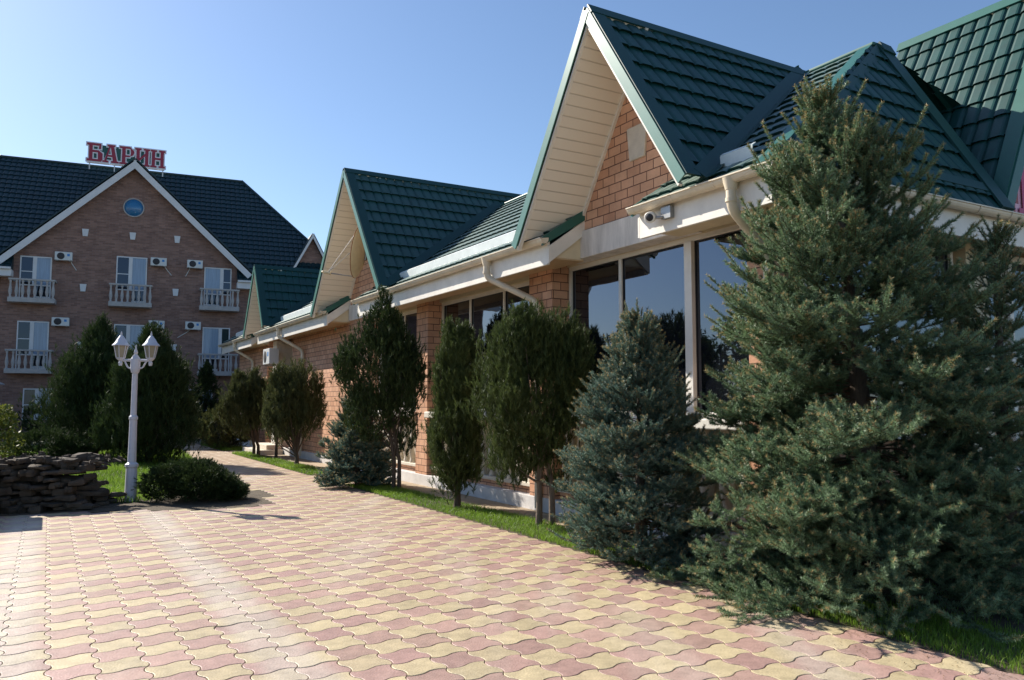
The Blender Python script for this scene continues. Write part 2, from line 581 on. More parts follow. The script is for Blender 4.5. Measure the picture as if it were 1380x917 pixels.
# ------------------------------------------------------------------ tiled roof sheets
def roof_sheet(origin, u, d, ulen, vlen, clips=(), name="roof_sheet", m=None, parent=None,
               period=0.21, course=0.35, amp=0.022, step=0.034, nu=8, flat=False):
    """pressed metal tiles on a plane: origin at the top corner, u along the eave, d down the slope.
    clips: (point, normal) - keeps the side the normal points to"""
    import bmesh
    o, u, d = Vector(origin), Vector(u).normalized(), Vector(d).normalized()
    n = u.cross(d)
    if n.z < 0:
        n = -n
    us = np.arange(0, ulen + period / nu * 0.5, period / nu)
    ph = (us / period) % 1.0
    hu = amp * np.clip(np.sin(np.pi * ph) * 1.9, 0, 1) ** 0.8
    vs, hs = [0.0], [0.0]
    v = 0.0
    while v < vlen - 1e-4:
        e = min(v + course, vlen)
        vs += [e, e - 0.022]
        hs += [step * (e - v) / course, -0.002]
        v = e
    vs, hs = np.array(vs), np.array(hs)
    O, U, D, NN = (np.array(x) for x in (o, u, d, n))
    # the lower edge of each course dips a little in the pan, like pressed tiles
    P = (O[None, None] + us[None, :, None] * U + vs[:, None, None] * D + (hs[:, None] + hu[None, :])[:, :, None] * NN)
    nv, nuu = len(vs), len(us)
    idx = np.arange(nv * nuu).reshape(nv, nuu)
    F = np.stack([idx[:-1, :-1], idx[1:, :-1], idx[1:, 1:], idx[:-1, 1:]], -1).reshape(-1, 4)
    ob = np_mesh(name, P, F, m, parent)
    if clips:
        bm = bmesh.new()
        bm.from_mesh(ob.data)
        for p, nn in clips:
            bmesh.ops.bisect_plane(bm, geom=bm.verts[:] + bm.edges[:] + bm.faces[:], dist=1e-5,
                                   plane_co=Vector(p), plane_no=Vector(nn), clear_inner=True)
        bm.to_mesh(ob.data)
        bm.free()
    return ob


def vplane(p0, p1, keep):
    "upright clip plane through two plan points keeping the side of a third (x, y)"
    d = Vector((p1[0] - p0[0], p1[1] - p0[1], 0))
    n = Vector((-d.y, d.x, 0)).normalized()
    if n.dot(Vector((keep[0] - p0[0], keep[1] - p0[1], 0))) < 0:
        n = -n
    return (Vector((p0[0], p0[1], 0)), n)


# ------------------------------------------------------------------ ground, paving
g = MB()
g.add([(-400, -200, -0.06), (400, -200, -0.06), (400, 600, -0.06), (-400, 600, -0.06)], [(0, 1, 2, 3)])
tag(g.build('ground', M['ground']), kind='structure')


def in_poly(x, y, poly):
    c = False
    n = len(poly)
    for i in range(n):
        x0, y0 = poly[i]
        x1, y1 = poly[(i + 1) % n]
        if (y0 > y) != (y1 > y) and x < (x1 - x0) * (y - y0) / (y1 - y0) + x0:
            c = not c
    return c


BED = [(-13.5, 9.35), (-7.2, 11.33), (-6.7, 11.55), (-5.9, 11.86), (-4.55, 12.05), (-4.0, 12.35), (-3.8, 12.95), (-4.3, 14.1), (-5.2, 15.4),
       (-7.6, 19.9), (-9.9, 24.6), (-11.9, 28.4), (-13.5, 30.5), (-40, 27), (-40, 9.35)]


def paving():
    rng = np.random.default_rng(3)
    pu, pv = 0.235, 0.26            # along the facade, across
    K = 10
    ts = np.linspace(0, 1, K, endpoint=False)
    am = 0.020

    def wob(t):
        q = np.sin(2 * np.pi * t)
        return np.sign(q) * np.abs(q) ** 0.6 * am
    # outline: four S-shaped sides
    lo = []
    for t in ts:
        lo.append((t * pu, wob(t)))
    for t in ts:
        lo.append((pu - wob(t), t * pv))
    for t in ts:
        lo.append((pu - t * pu, pv + wob(1 - t)))
    for t in ts:
        lo.append((-wob(1 - t), pv - t * pv))
    lo = np.array(lo)
    c = np.array([pu / 2, pv / 2])
    n = len(lo)
    e = np.roll(lo, -1, 0) - np.roll(lo, 1, 0)
    nrm = np.stack([e[:, 1], -e[:, 0]], -1)
    nrm /= np.linalg.norm(nrm, axis=1)[:, None]
    r0, r1, r2 = lo - nrm * 0.0022, lo - nrm * 0.0030, lo - nrm * 0.0062
    V, F3, tone, kd = [], [], [], []
    A2, B2 = np.array([AX.x, AX.y]), np.array([BX.x, BX.y])
    cnt = 0
    for i in range(-26, 150):
        for j in range(-75, 26):
            a0, b0 = i * pu, 5.0 - (j + 1) * pv + 0.0
            a, b = a0 + pu / 2, b0 + pv / 2
            wx, wy = a * A2 + b * B2
            if wy < 1.2 or wy > 36 or abs(wx) > 1.2 * wy + 4:
                continue
            if b > 5.0 and not ((15.3 < a < 17.5 and b < 6.2) or (26.1 < a < 27.4 and b < 6.0)):
                continue
            if in_poly(wx, wy, BED):
                continue
            if wx < -13.5 and wy < 31 and wy > 9.3:
                continue
            cc = np.array([a0, b0])
            tl = rng.normal(0, 0.0045, 2)
            dz = rng.normal(0, 0.0009)
            k = rng.random()
            rings = []
            for rr, z in ((r0, -0.022), (r1, -0.0022), (r2, 0.0)):
                q = rr + cc
                zz = z + dz + (rr - c) @ tl
                rings.append(np.concatenate([q[:, :1] * A2 + q[:, 1:] * B2, zz[:, None]], 1))
            ce = (c + cc)
            cen = np.array([*(ce[0] * A2 + ce[1] * B2), dz + 0.0005])[None]
            V.append(np.concatenate(rings + [cen]))
            tone.append(np.full(3 * n + 1, np.clip(0.5 + rng.normal(0, 0.25), 0, 1)))
            kv = float((i + j) % 2) * 0.94 + rng.normal(0, 0.05)
            kd.append(np.full(3 * n + 1, min(max(kv, 0), 1)))
            cnt += 1
    base = []
    for rg in range(2):
        for q in range(n):
            q2 = (q + 1) % n
            base.append((rg * n + q, rg * n + q2, (rg + 1) * n + q2))
            base.append((rg * n + q, (rg + 1) * n + q2, (rg + 1) * n + q))
    for q in range(n):
        base.append((2 * n + q, 2 * n + (q + 1) % n, 3 * n))
    base = np.array(base)[:, ::-1]
    F = (base[None] + (np.arange(cnt) * (3 * n + 1))[:, None, None]).reshape(-1, 3)
    ob = np_mesh('paving', np.concatenate(V), F, M['paver'], attrs={'tone': np.concatenate(tone), 'kind_of_tile': np.concatenate(kd)})
    tag(ob, kind='structure')
    # jointing sand under the pavers
    s = MB()
    cs = [rw(-8, -16), rw(-8, 5.0), rw(36, 5.0), rw(36, -16)]
    s.add([(q.x, q.y, -0.008) for q in cs], [(0, 1, 2, 3)])
    cs = [rw(15.2, 5.0), rw(15.2, 6.2), rw(17.6, 6.2), rw(17.6, 5.0)]
    s.add([(q.x, q.y, -0.008) for q in cs], [(0, 1, 2, 3)])
    tag(s.build('paving_bed', M['soil']), kind='structure')


paving()

st = MB()
for a0, a1 in ((-3, 15.25), (17.45, 26.2), (27.3, 33)):
    st.add([rw(a0, 5.0, -0.004), rw(a1, 5.0, -0.004), rw(a1, 5.78, -0.004), rw(a0, 5.78, -0.004)], [(0, 1, 2, 3)])
st.add([rw(-3, 5.78, -0.004), rw(4.6, 5.78, -0.004), rw(4.6, 14, -0.004), rw(-3, 14, -0.004)], [(0, 1, 2, 3)])
tag(st.build('lawn_soil', M['soil']), kind='structure')
st = MB()
st.add([rw(4.6, 5.78, -0.004), rw(34, 5.78, -0.004), rw(34, 6.5, -0.004), rw(4.6, 6.5, -0.004)], [(0, 1, 2, 3)])
tag(st.build('wall_apron', M['tanstrip']), kind='structure')
st = MB()
st.add([(x, y, -0.002) for x, y in BED], [tuple(range(len(BED)))])
tag(st.build('bed_soil', M['soil']), kind='structure')


# ------------------------------------------------------------------ restaurant
RB = empty('restaurant_building', (0, 0, 0), YA,
           'long single-storey salmon brick restaurant with steep green metal gables along the paved path', 'building')
FZ = 3.84                    # eave height of the tiles
SL = 0.69                    # slope of the long roof
BR, ZR = 9.48, 6.40          # ridge of the long roof
GAPS = [(7.06, 9.02), (16.7, 19.02), (26.4, 27.4)]
SEGS = [(5.10, 7.06), (9.02, 16.7), (19.02, 26.4), (27.4, 32.6)]
GABLES = [(7.70, 1.80, 6.42, 5.55), (17.12, 2.42, 6.82, 5.58), (26.05, 1.46, 5.97, 5.58)]   # centre, half width, ridge z, front b


def zmain(b):
    return FZ + SL * (b - 5.78)


# --- walls (local x = b, y = a)
wl = MB()
wl.box(6.72, 5.72, 0.3, 6.95, 32.2, 3.9)                 # shell behind the glazing bays
wl.box(6.40, 18.0, 0.20, 6.719, 24.4, 3.9)               # plain brick stretch
wl.box(6.40, 27.6, 0.20, 6.719, 32.2, 3.9)
for a0, a1 in ((5.98, 9.75), (10.4, 14.2), (14.75, 17.6)):   # parapets under the windows
    wl.box(6.47, a0, 0.20, 6.719, a1, 0.31)
wl.box(5.8 + 0.9, 5.72, 0.2, 13.6, 5.95, 3.9)            # end wall
wl.box(13.4, 5.96, 0.2, 13.6, 32.2, 3.9)
wl.box(6.96, 32.0, 0.2, 13.39, 32.2, 3.9)
wl.build('wall', M['brick'], RB)
for a0, a1 in ((5.72, 5.97), (9.75, 10.4), (14.2, 14.75), (17.6, 17.99)):
    MB().box(6.35, a0, 0.20, 6.718, a1, 3.62).build('brick_pillar', M['brick'], RB, 0.006)
pl = MB()
pl.box(6.33, 5.70, -0.05, 6.70, 32.25, 0.20)
pl.box(6.701, 5.66, -0.05, 13.62, 6.0, 0.20)
pl.build('plinth', M['plinth'], RB, 0.01)

# gable walls
for ga, hwid, gz, gb in GABLES:
    k = (gz - 3.75) / hwid
    zb = 3.98 if ga < 10 else 3.70
    hb = (gz - 0.10 - zb) / k
    m = MB().slab([(6.40, ga - hb, zb), (6.40, ga + hb, zb), (6.40, ga, gz - 0.10)], (0.2, 0, 0))
    m.build('gable_wall', M['brick'], RB)
for (a0, a1) in ((6.9, 9.4), (16.75, 19.0)):
    MB().box(6.352, a0, 3.60, 6.62, a1, 3.985).build('beam', M['beam'], RB, 0.008)

# keystone on the first gable
for ga, gz in ((7.80, 4.92),):
    MB().slab([(6.37, ga + 0.20, gz + 0.22), (6.37, ga - 0.20, gz + 0.22), (6.37, ga - 0.15, gz - 0.22), (6.37, ga + 0.15, gz - 0.22)], (0.1, 0, 0)).build('keystone', M['stone'], RB, 0.012)

# --- long roof
roof = part('roof', RB)
V2 = (BR - 6.44, ZR - zmain(6.44))
nrm_main = Vector((-SL, 0, 1)).normalized()
dn = Vector((-1, 0, -SL)).normalized()
sl_len = math.hypot(BR - 6.44, SL * (BR - 6.44))
hip0, hip1 = (5.72, 5.02), (BR, 6.55)
hipclip = vplane(hip0, hip1, (6.0, 9.0))
roof_sheet((BR, 5.0, ZR), (0, 1, 0), dn, 28.2, sl_len, [hipclip], 'roof_tiles', M['green'], roof)
low_len = math.hypot(6.44 - 5.72, SL * (6.44 - 5.72))
for i, (a0, a1) in enumerate(SEGS):
    cl = [hipclip] if i == 0 else []
    roof_sheet((6.44, a0, zmain(6.44)), (0, 1, 0), dn, a1 - a0, low_len, cl, 'roof_tiles', M['green'], roof, course=0.35)
# back slope
roof_sheet((BR, 5.0, ZR), (0, 1, 0), (1, 0, -SL), 28.2, 5.2, [vplane(hip1, (13.2, 5.0), (12, 12))], 'roof_tiles', M['green'], roof, nu=4)
# hip end
apex = Vector((BR, 6.55, ZR))
apexr = Vector((9.70, 6.53, 6.37))
eave_l, eave_r = Vector((5.72, 5.02, 3.80)), Vector((9.72, 5.02, 3.80))
de = Vector((0, eave_l.y - apex.y, eave_l.z - apex.z))
roof_sheet((5.6, apex.y, apex.z), (1, 0, 0), de, 4.3, de.length, [vplane(hip0, hip1, (8, 5.0)), vplane((9.70, 6.6), (9.70, 5.0), (8, 5.5))],
           'roof_tiles', M['green'], roof)
nhip = Vector((0, -(apex.z - eave_l.z), (apex.y - eave_l.y))).normalized()
# hip caps and ridge
cp = MB()
cp.beam(eave_l + nhip * 0.03, apex + nhip * 0.03, Vector((1, 0.15, 0.02)), 0.28, nhip, 0.03)
cp2 = MB()
cp2.beam(eave_l + nrm_main * 0.035, apex + nrm_main * 0.035, Vector((-0.05, 1, 0)), 0.20, nrm_main, 0.02)
cp2.build('hip_cap', M['trim'], roof)
cp.build('hip_cap', M['flash'], roof)
cp = MB()
cp.beam(eave_r + Vector((0.0, 0, 0.03)) + nhip * 0.03, apexr + nhip * 0.03, Vector((-1, 0, 0)), 0.26, nhip, 0.03)
cp.beam(apex + nhip * 0.04, apexr + nhip * 0.04, nhip, 0.05, Vector((0, -0.45, -0.85)), 0.16)
cp.build('hip_cap', M['flash'], roof)
cp = MB()
cp.beam((BR - 0.09, 6.5, ZR - 0.015), (BR - 0.09, 33.1, ZR - 0.015), (1, 0, 0), 0.18, (0, 0, 1), 0.055)
cp.build('ridge_cap', M['trim'], roof, 0.02)
# flat flashing along the foot of the hip end
fl = MB()
q0 = eave_l + (apex - eave_l) * 0.0
fl.beam(Vector((7.2, 5.02, 3.80)) - de.normalized() * 0.42 + nhip * 0.045, Vector((9.70, 5.02, 3.80)) - de.normalized() * 0.42 + nhip * 0.045, de, 0.14, nhip, 0.012)
fl.build('flashing', M['flash'], roof)
# pale snow guards
for a0, a1 in ((10.35, 15.35), (20.6, 24.6), (28.6, 31.4), (5.60, 6.05)):
    b0 = 6.06
    p0, p1 = Vector((b0, a0, zmain(b0) + 0.085)), Vector((b0, a1, zmain(b0) + 0.085))
    sg = MB()
    lean_ = (nrm_main - dn * 0.55).normalized()
    sg.beam(p0 - nrm_main * 0.06, p1 - nrm_main * 0.06, lean_, 0.135, dn, 0.010)
    sg.beam(p0 - nrm_main * 0.06 + lean_ * 0.135, p1 - nrm_main * 0.06 + lean_ * 0.135, -dn, 0.06, nrm_main, 0.010)
    sg.build('snow_guard', M['pale'], RB)

# fascias, box soffits, verge ends of each low roof
for i, (a0, a1) in enumerate(SEGS):
    a0f = 5.12 if i == 0 else a0
    MB().box(5.80, a0f, 3.47, 5.84, a1, 3.80).build('fascia', M['white'], RB, 0.004)
    MB().box(5.842, a0f, 3.56, 6.40, a1, 3.58).build('eave_soffit', M['wood'] if i in (1, 2) else M['cream'], RB)
    ends = []
    if i > 0:
        ends.append(a0)
    if i < 3:
        ends.append(a1)
    for e in ends:
        s_ = 0.03 if e == a1 else -0.03
        o_ = 0.002 if e == a1 else -0.002
        z1, z2 = zmain(5.80), zmain(6.42)
        vb = MB()
        vb.slab([(5.80, e + o_, z1 - 0.37), (6.46, e + o_, z2 - 0.30), (6.46, e + o_, z2 - 0.10), (5.80, e + o_, z1 - 0.14)], (0, s_, 0))
        vb.build('verge_board', M['white'], RB)
        MB().slab([(5.845, e - o_ * 4, 3.581), (6.399, e - o_ * 4, 3.581), (6.399, e - o_ * 4, z2 - 0.12), (5.845, e - o_ * 4, z1 - 0.16)], (0, -s_ * 0.6, 0)).build('end_panel', M['cream'], RB)
        vg = MB()
        vg.slab([(5.70, e + o_, z1 - 0.14), (6.47, e + o_, z2 - 0.098), (6.47, e + o_, z2 + 0.06), (5.70, e + o_, z1 - 0.02)], (0, s_ * 1.3, 0))
        vg.build('verge_trim', M['trim'], RB)
# end eave
MB().box(5.845, 5.12, 3.47, 13.0, 5.16, 3.80).build('fascia', M['white'], RB, 0.004)
MB().box(5.845, 5.161, 3.555, 13.0, 5.72, 3.575).build('eave_soffit', M['cream'], RB)

# --- gable roofs
for gi, (ga, hwid, gz, gb) in enumerate(GABLES):
    gr = part('gable_roof', RB)
    k = (gz - 3.72) / hwid
    bend = 10.6 if gi == 1 else (9.9 if gi == 0 else 9.0)
    for sg in (-1, 1):
        hl = hwid - (0.12 if sg < 0 else 0.03)
        L = math.hypot(hl, k * hl)
        d = Vector((0, sg, -k)).normalized()
        n = Vector((0, sg * k, 1)).normalized()
        roof_sheet((gb + 0.10, ga, gz), (1, 0, 0), d, bend - gb, L, (), 'roof_tiles', M['green'], gr)
        # verge trim on the slope and on the front
        top = Vector((gb, ga, gz))
        bot = top + d * L
        vt = MB()
        vt.beam(top + n * 0.035 + Vector((-0.02, 0, 0)), bot + n * 0.035 + Vector((-0.02, 0, 0)), (1, 0, 0), 0.20, n, 0.02)
        vt.build('verge_trim', M['flash'], gr)
        vt = MB()
        vt.beam(top + n * 0.034 + Vector((-0.022 - 0.003 * sg, 0, 0)) + d * 0.02, bot + n * 0.034 + Vector((-0.022 - 0.003 * sg, 0, 0)), -n, 0.125, (1, 0, 0), -0.016)
        vt.build('verge_trim', M['verge'], gr)
        lip = MB()
        lip.beam(top + d * 0.16 - n * 0.095 + Vector((-0.010, 0, 0)), bot - n * 0.095 + Vector((-0.010, 0, 0)), -n, 0.03, (1, 0, 0), 0.05)
        lip.build('verge_lip', M['white'], gr)
        sf = MB()
        sf.slab([top - n * 0.11 + Vector((0.03, 0, 0)), top - n * 0.11 + Vector((6.42 - gb, 0, 0)),
                 bot - d * (0.44 / abs(d.z)) - n * 0.11 + Vector((6.42 - gb, 0, 0)), bot - d * (0.12 / abs(d.z)) - n * 0.11 + Vector((0.03, 0, 0))], -n * 0.02)
        sf.build('soffit', M['soffit'], gr)
        # strip where the soffit meets the brick
        ms = MB()
        ms.beam(top - n * 0.131 + Vector((6.36 - gb, 0, 0)), bot - d * (0.43 / abs(d.z)) - n * 0.131 + Vector((6.36 - gb, 0, 0)), (1, 0, 0), 0.04, -n, 0.035)
        ms.build('soffit_strip', M['white'], gr)
        # valley flashing, where this slope cuts the long roof
        zt = min(gz, ZR) - 0.02
        pts = []
        for z in (3.86, zt):
            pts.append(Vector((5.78 + (z - FZ) / SL, ga + sg * (gz - z) / k, z)))
        along = (pts[1] - pts[0]).normalized()
        vf = MB()
        side1 = n.cross(along).normalized()
        if side1.z < 0:
            side1 = -side1
        vf.beam(pts[0] + n * 0.045, pts[1] + n * 0.045, side1, 0.20, n, 0.012)
        side2 = nrm_main.cross(along).normalized()
        if side2.dot(Vector((0, sg, 0))) < 0:
            side2 = -side2
        vf.beam(pts[0] + nrm_main * 0.05, pts[1] + nrm_main * 0.05, side2, 0.13, nrm_main, 0.010)
        vf.build('valley_flashing', M['flash'], gr)
    rc = MB()
    for sg in (-1, 1):
        d = Vector((0, sg, -k)).normalized()
        n = Vector((0, sg * k, 1)).normalized()
        rc.beam(Vector((gb - 0.03, ga, gz + 0.02)) + n * 0.03, Vector((bend, ga, gz + 0.02)) + n * 0.03, d, 0.15, n, 0.02)
    rc.build('ridge_cap', M['flash'], gr)

# --- tall entrance gable at the end, ridge parallel to the facade
er = part('entrance_gable_roof', RB)
EB, EZ, EK = 11.46, 7.20, 0.5
for sg in (-1, 1):
    d = Vector((sg * EK, 0, -1)).normalized()
    n = Vector((sg, 0, EK)).normalized()
    L = 3.42 / abs(d.z)
    roof_sheet((EB, 5.16, EZ), (0, 1, 0), d, 2.30, L, (), 'roof_tiles', M['green'], er, period=0.21, course=0.36, amp=0.03, step=0.03)
    top, bot = Vector((EB, 5.13, EZ)), Vector((EB, 5.13, EZ)) + d * L
    vt = MB()
    vt.beam(top + n * 0.04, bot + n * 0.04, (0, 1, 0), 0.20, n, 0.02)
    vt.beam(top + n * 0.04, bot + n * 0.04, -n, 0.16, (0, -1, 0), 0.02)
    vt.build('verge_trim', M['trim'], er)
    MB().slab([top - n * 0.09 + Vector((0, .03, 0)), top - n * 0.09 + Vector((0, .9, 0)), bot - n * 0.09 + Vector((0, .9, 0)), bot - n * 0.09 + Vector((0, .03, 0))], -n * 0.02).build('soffit', M['soffit'], er)
rc = MB()
for sg in (-1, 1):
    d = Vector((sg * EK, 0, -1)).normalized()
    n = Vector((sg, 0, EK)).normalized()
    rc.beam(Vector((EB, 5.10, EZ + 0.03)) + n * 0.035, Vector((EB, 7.46, EZ + 0.03)) + n * 0.035, d, 0.16, n, 0.02)
rc.build('ridge_cap', M['trim'], er)
hb = EK * (EZ - 0.15 - 3.9)
MB().slab([(EB - hb, 5.60, 3.9), (EB + hb, 5.60, 3.9), (EB, 5.60, EZ - 0.15)], (0, 0.2, 0)).build('gable_wall', M['brick'], RB)

# --- gutters and downpipes


def gutter(p0, p1, out):
    p0, p1, out = Vector(p0), Vector(p1), Vector(out)
    al = (p1 - p0).normalized()
    m = MB()
    prof = []
    for i in range(9):
        an = math.pi * (1 + i / 8)
        prof.append((0.062 * math.cos(an), 0.075 * math.sin(an)))
    prof = [(-0.075, 0.006), (-0.075, -0.008)] + prof + [(0.062, 0.012), (0.054, 0.012)] + [(0.052 * math.cos(math.pi * (2 - i / 8)), 0.065 * math.sin(math.pi * (2 - i / 8))) for i in range(9)] + [(-0.056, 0.006)]
    # local u: +x of profile points back to the wall, so flip to have the lip outside
    n = len(prof)
    vs = [p0 + out * (-x) + Vector((0, 0, z)) for x, z in prof] + [p1 + out * (-x) + Vector((0, 0, z)) for x, z in prof]
    fs = [(i, (i + 1) % n, n + (i + 1) % n, n + i) for i in range(n)]
    m.add(vs, fs, False)
    for p in (p0, p1):
        m.add([p + out * (-x) + Vector((0, 0, z)) for x, z in prof[1:12]], [tuple(range(11))])
    # brackets wrap round the trough
    L = (p1 - p0).length
    k = max(2, int(L / 0.62))
    o = m.build('gutter', M['gutter'], RB)
    for i in range(k + 1):
        br = MB()
        c = p0 + al * (0.12 + (L - 0.24) * i / k)
        pts = [c + out * (-1.05 * x) + Vector((0, 0, z * 1.05)) for x, z in prof[1:12]]
        for q0, q1 in zip(pts[:-1], pts[1:]):
            br.beam(q0, q1, al, 0.03, (q1 - q0).cross(al), 0.004)
        br.build('bracket', M['gutter'], o)
    return o


GZ = 3.815
for i, (a0, a1) in enumerate(SEGS):
    x0 = a0 - (0.10 if i == 0 else 0.06)
    gutter((5.72, x0, GZ), (5.72, a1 + 0.06, GZ), (-1, 0, 0))
gutter((5.66, 5.04, GZ), (13.0, 5.04, GZ), (0, -1, 0))


def arc_path(p, r=0.09):
    "round off the corners of a polyline"
    p = [Vector(q) for q in p]
    out = [p[0]]
    for i in range(1, len(p) - 1):
        a, b, c = p[i - 1], p[i], p[i + 1]
        d0, d1 = (a - b), (c - b)
        rr = min(r, d0.length * 0.45, d1.length * 0.45)
        s0, s1 = b + d0.normalized() * rr, b + d1.normalized() * rr
        for k in range(6):
            t = k / 5
            out.append(s0 * (1 - t) ** 2 + b * 2 * t * (1 - t) + s1 * t * t)
    out.append(p[-1])
    return out


def downpipe(a, bw, a2=None, zb=0.05, r=0.05, zj=3.08):
    a2 = a if a2 is None else a2
    m = MB()
    m.tube([(5.72, a, 3.80), (5.72, a, 3.68)], [0.085, 0.055], 14)
    m.tube(arc_path([(5.72, a, 3.72), (5.72, a, 3.50), (bw - 0.07, a2, zj + 0.02), (bw - 0.07, a2, zj - 0.3), (bw - 0.07, a2, zb)], 0.12), r, 14)
    m.tube([(5.72, a, 3.60), (5.72, a, 3.56)], r + 0.008, 14)
    m.tube([(bw - 0.07, a2, zj - 0.22), (bw - 0.07, a2, zj - 0.28)], r + 0.008, 14)
    for z in (2.4, 0.9):
        m.tube([(bw - 0.07, a2, z), (bw - 0.07, a2, z - 0.04)], r + 0.007, 14)
    m.build('downpipe', M['gutter'], RB)


downpipe(10.62, 6.35, 10.05)
downpipe(5.56, 6.35, 5.62)
downpipe(23.4, 6.40, 23.0)
downpipe(29.8, 6.40, 29.5)

# --- windows


def window(axis, fixed, lo, hi, z0, z1, mulls, fr=0.06, post=None, parent=RB, glass=None, depth=0.08, split_z=None, white=None):
    """axis 'a': runs along the facade at local x = fixed; axis 'b': runs along the end wall at local y = fixed"""
    white = white or M['white']
    w_ = part('window', parent)

    def bx(m, u0, u1, za, zb, d0, d1):
        if axis == 'a':
            m.box(fixed + d0, u0, za, fixed + d1, u1, zb)
        else:
            m.box(u0, fixed + d0, za, u1, fixed + d1, zb)
    f = MB()
    bx(f, lo, hi, z1 - fr, z1, -depth, 0.0)
    bx(f, lo, hi, z0, z0 + fr, -depth, 0.0)
    bx(f, lo, lo + fr, z0 + fr, z1 - fr, -depth, 0.0)
    bx(f, hi - fr, hi, z0 + fr, z1 - fr, -depth, 0.0)
    for mu, mw in mulls:
        bx(f, mu - mw / 2, mu + mw / 2, z0 + fr, z1 - fr, -depth * (1.3 if mw > 0.09 else 0.9), -0.001)
    f.build('frame', white, w_, 0.006)
    edges = [lo + fr] + [q for mu, mw in mulls for q in (mu - mw / 2, mu + mw / 2)] + [hi - fr]
    edges.sort()
    for i in range(0, len(edges), 2):
        gl = MB()
        bx(gl, edges[i] + 0.001, edges[i + 1] - 0.001, z0 + fr + 0.001, z1 - fr - 0.001, -depth * 0.45, -depth * 0.35)
        gl.build('pane', glass or M['glass'], w_)
        # dark gasket round each pane
        gk = MB()
        for (q0, q1, za, zb) in ((edges[i], edges[i] + 0.012, z0 + fr, z1 - fr), (edges[i + 1] - 0.012, edges[i + 1], z0 + fr, z1 - fr),
                                 (edges[i] + .0121, edges[i + 1] - .0121, z1 - fr - 0.012, z1 - fr), (edges[i] + .0121, edges[i + 1] - .0121, z0 + fr, z0 + fr + 0.012)):
            bx(gk, q0 + 0.0005, q1 - 0.0005, za + 0.0005, zb - 0.0005, -depth * 0.6, -depth * 0.46)
        gk.build('gasket', M['acdark'], w_)
    return w_


window('a', 6.717, 5.985, 9.74, 1.42, 3.60, [(8.52, 0.06), (7.16, 0.13)])
window('a', 6.717, 10.41, 14.19, 1.42, 3.55, [(11.72, 0.055), (12.98, 0.055)])
window('a', 6.717, 14.76, 17.59, 1.42, 3.55, [(16.1, 0.055)])
# window heads
hd = MB()
hd.box(6.62, 5.98, 3.60, 6.718, 9.75, 3.75)
hd.box(6.60, 10.4, 3.552, 6.718, 14.2, 3.75)
hd.box(6.60, 14.75, 3.552, 6.718, 17.6, 3.75)
hd.build('window_head', M['cream'], RB)
# sills
for a0, a1 in ((5.985, 9.745), (10.405, 14.195), (14.755, 17.595)):
    MB().box(6.28, a0, 1.30, 6.716, a1, 1.418).build('window_sill', M['white'], RB, 0.015)
# end-wall windows
window('b', 5.718, 6.85, 9.55, 1.3, 3.50, [(8.2, 0.06)], glass=M['glass'])
window('b', 5.718, 10.15, 10.62, 1.3, 3.50, [], fr=0.03)
window('b', 5.660, 10.66, 12.2, 0.3, 3.50, [(11.4, 0.08)], fr=0.09)
MB().box(9.62, 5.52, 0.2, 10.08, 5.715, 3.55).build('column', M['cream'], RB, 0.01)
MB().box(6.5, 5.57, 1.18, 9.6, 5.716, 1.298).build('window_sill', M['white'], RB, 0.012)

# blind balustrades below the windows
BALP = [(0.055, 0.0), (0.055, 0.05), (0.04, 0.07), (0.05, 0.12), (0.078, 0.26), (0.076, 0.34), (0.045, 0.56), (0.036, 0.68), (0.05, 0.74), (0.036, 0.78), (0.055, 0.84), (0.055, 0.88)]
for a0, a1 in ((6.0, 9.73), (10.42, 14.18), (14.77, 17.58)):
    bl = part('balustrade', RB)
    m = MB()
    m.box(6.60, a0, 0.312, 6.7185, a1, 1.299)
    m.build('back_panel', M['cream'], bl)
    MB().box(6.40, a0, 0.312, 6.598, a1, 0.37).build('bottom_rail', M['stone'], bl, 0.008)
    n = int((a1 - a0) / 0.30)
    for i in range(n):
        c = a0 + (i + 0.5) * (a1 - a0) / n
        MB().lathe([(r * 1.15, z * 1.045) for r, z in BALP], (6.50, c, 0.372), 14).build('baluster', M['stone'], bl)

# recess with pale panel and small window near the far end
window('a', 6.719, 24.6, 25.5, 1.6, 3.0, [])
# entrance steps at the far end
sp = MB()
sp.box(5.55, 24.9, -0.02, 6.32, 27.1, 0.14)
sp.box(5.85, 25.1, 0.141, 6.32, 26.9, 0.28)
sp.build('step', M['stone'], RB, 0.01)
MB().box(6.20, 25.55, 0.2, 6.716, 26.0, 3.55).build('column', M['white'], RB, 0.01)

# --- things fixed to the restaurant


def lettering(pieces, xoff, m_white, m_col, parent, scale, grow=0.06, plane='xz', letter_name='letter'):
    pass


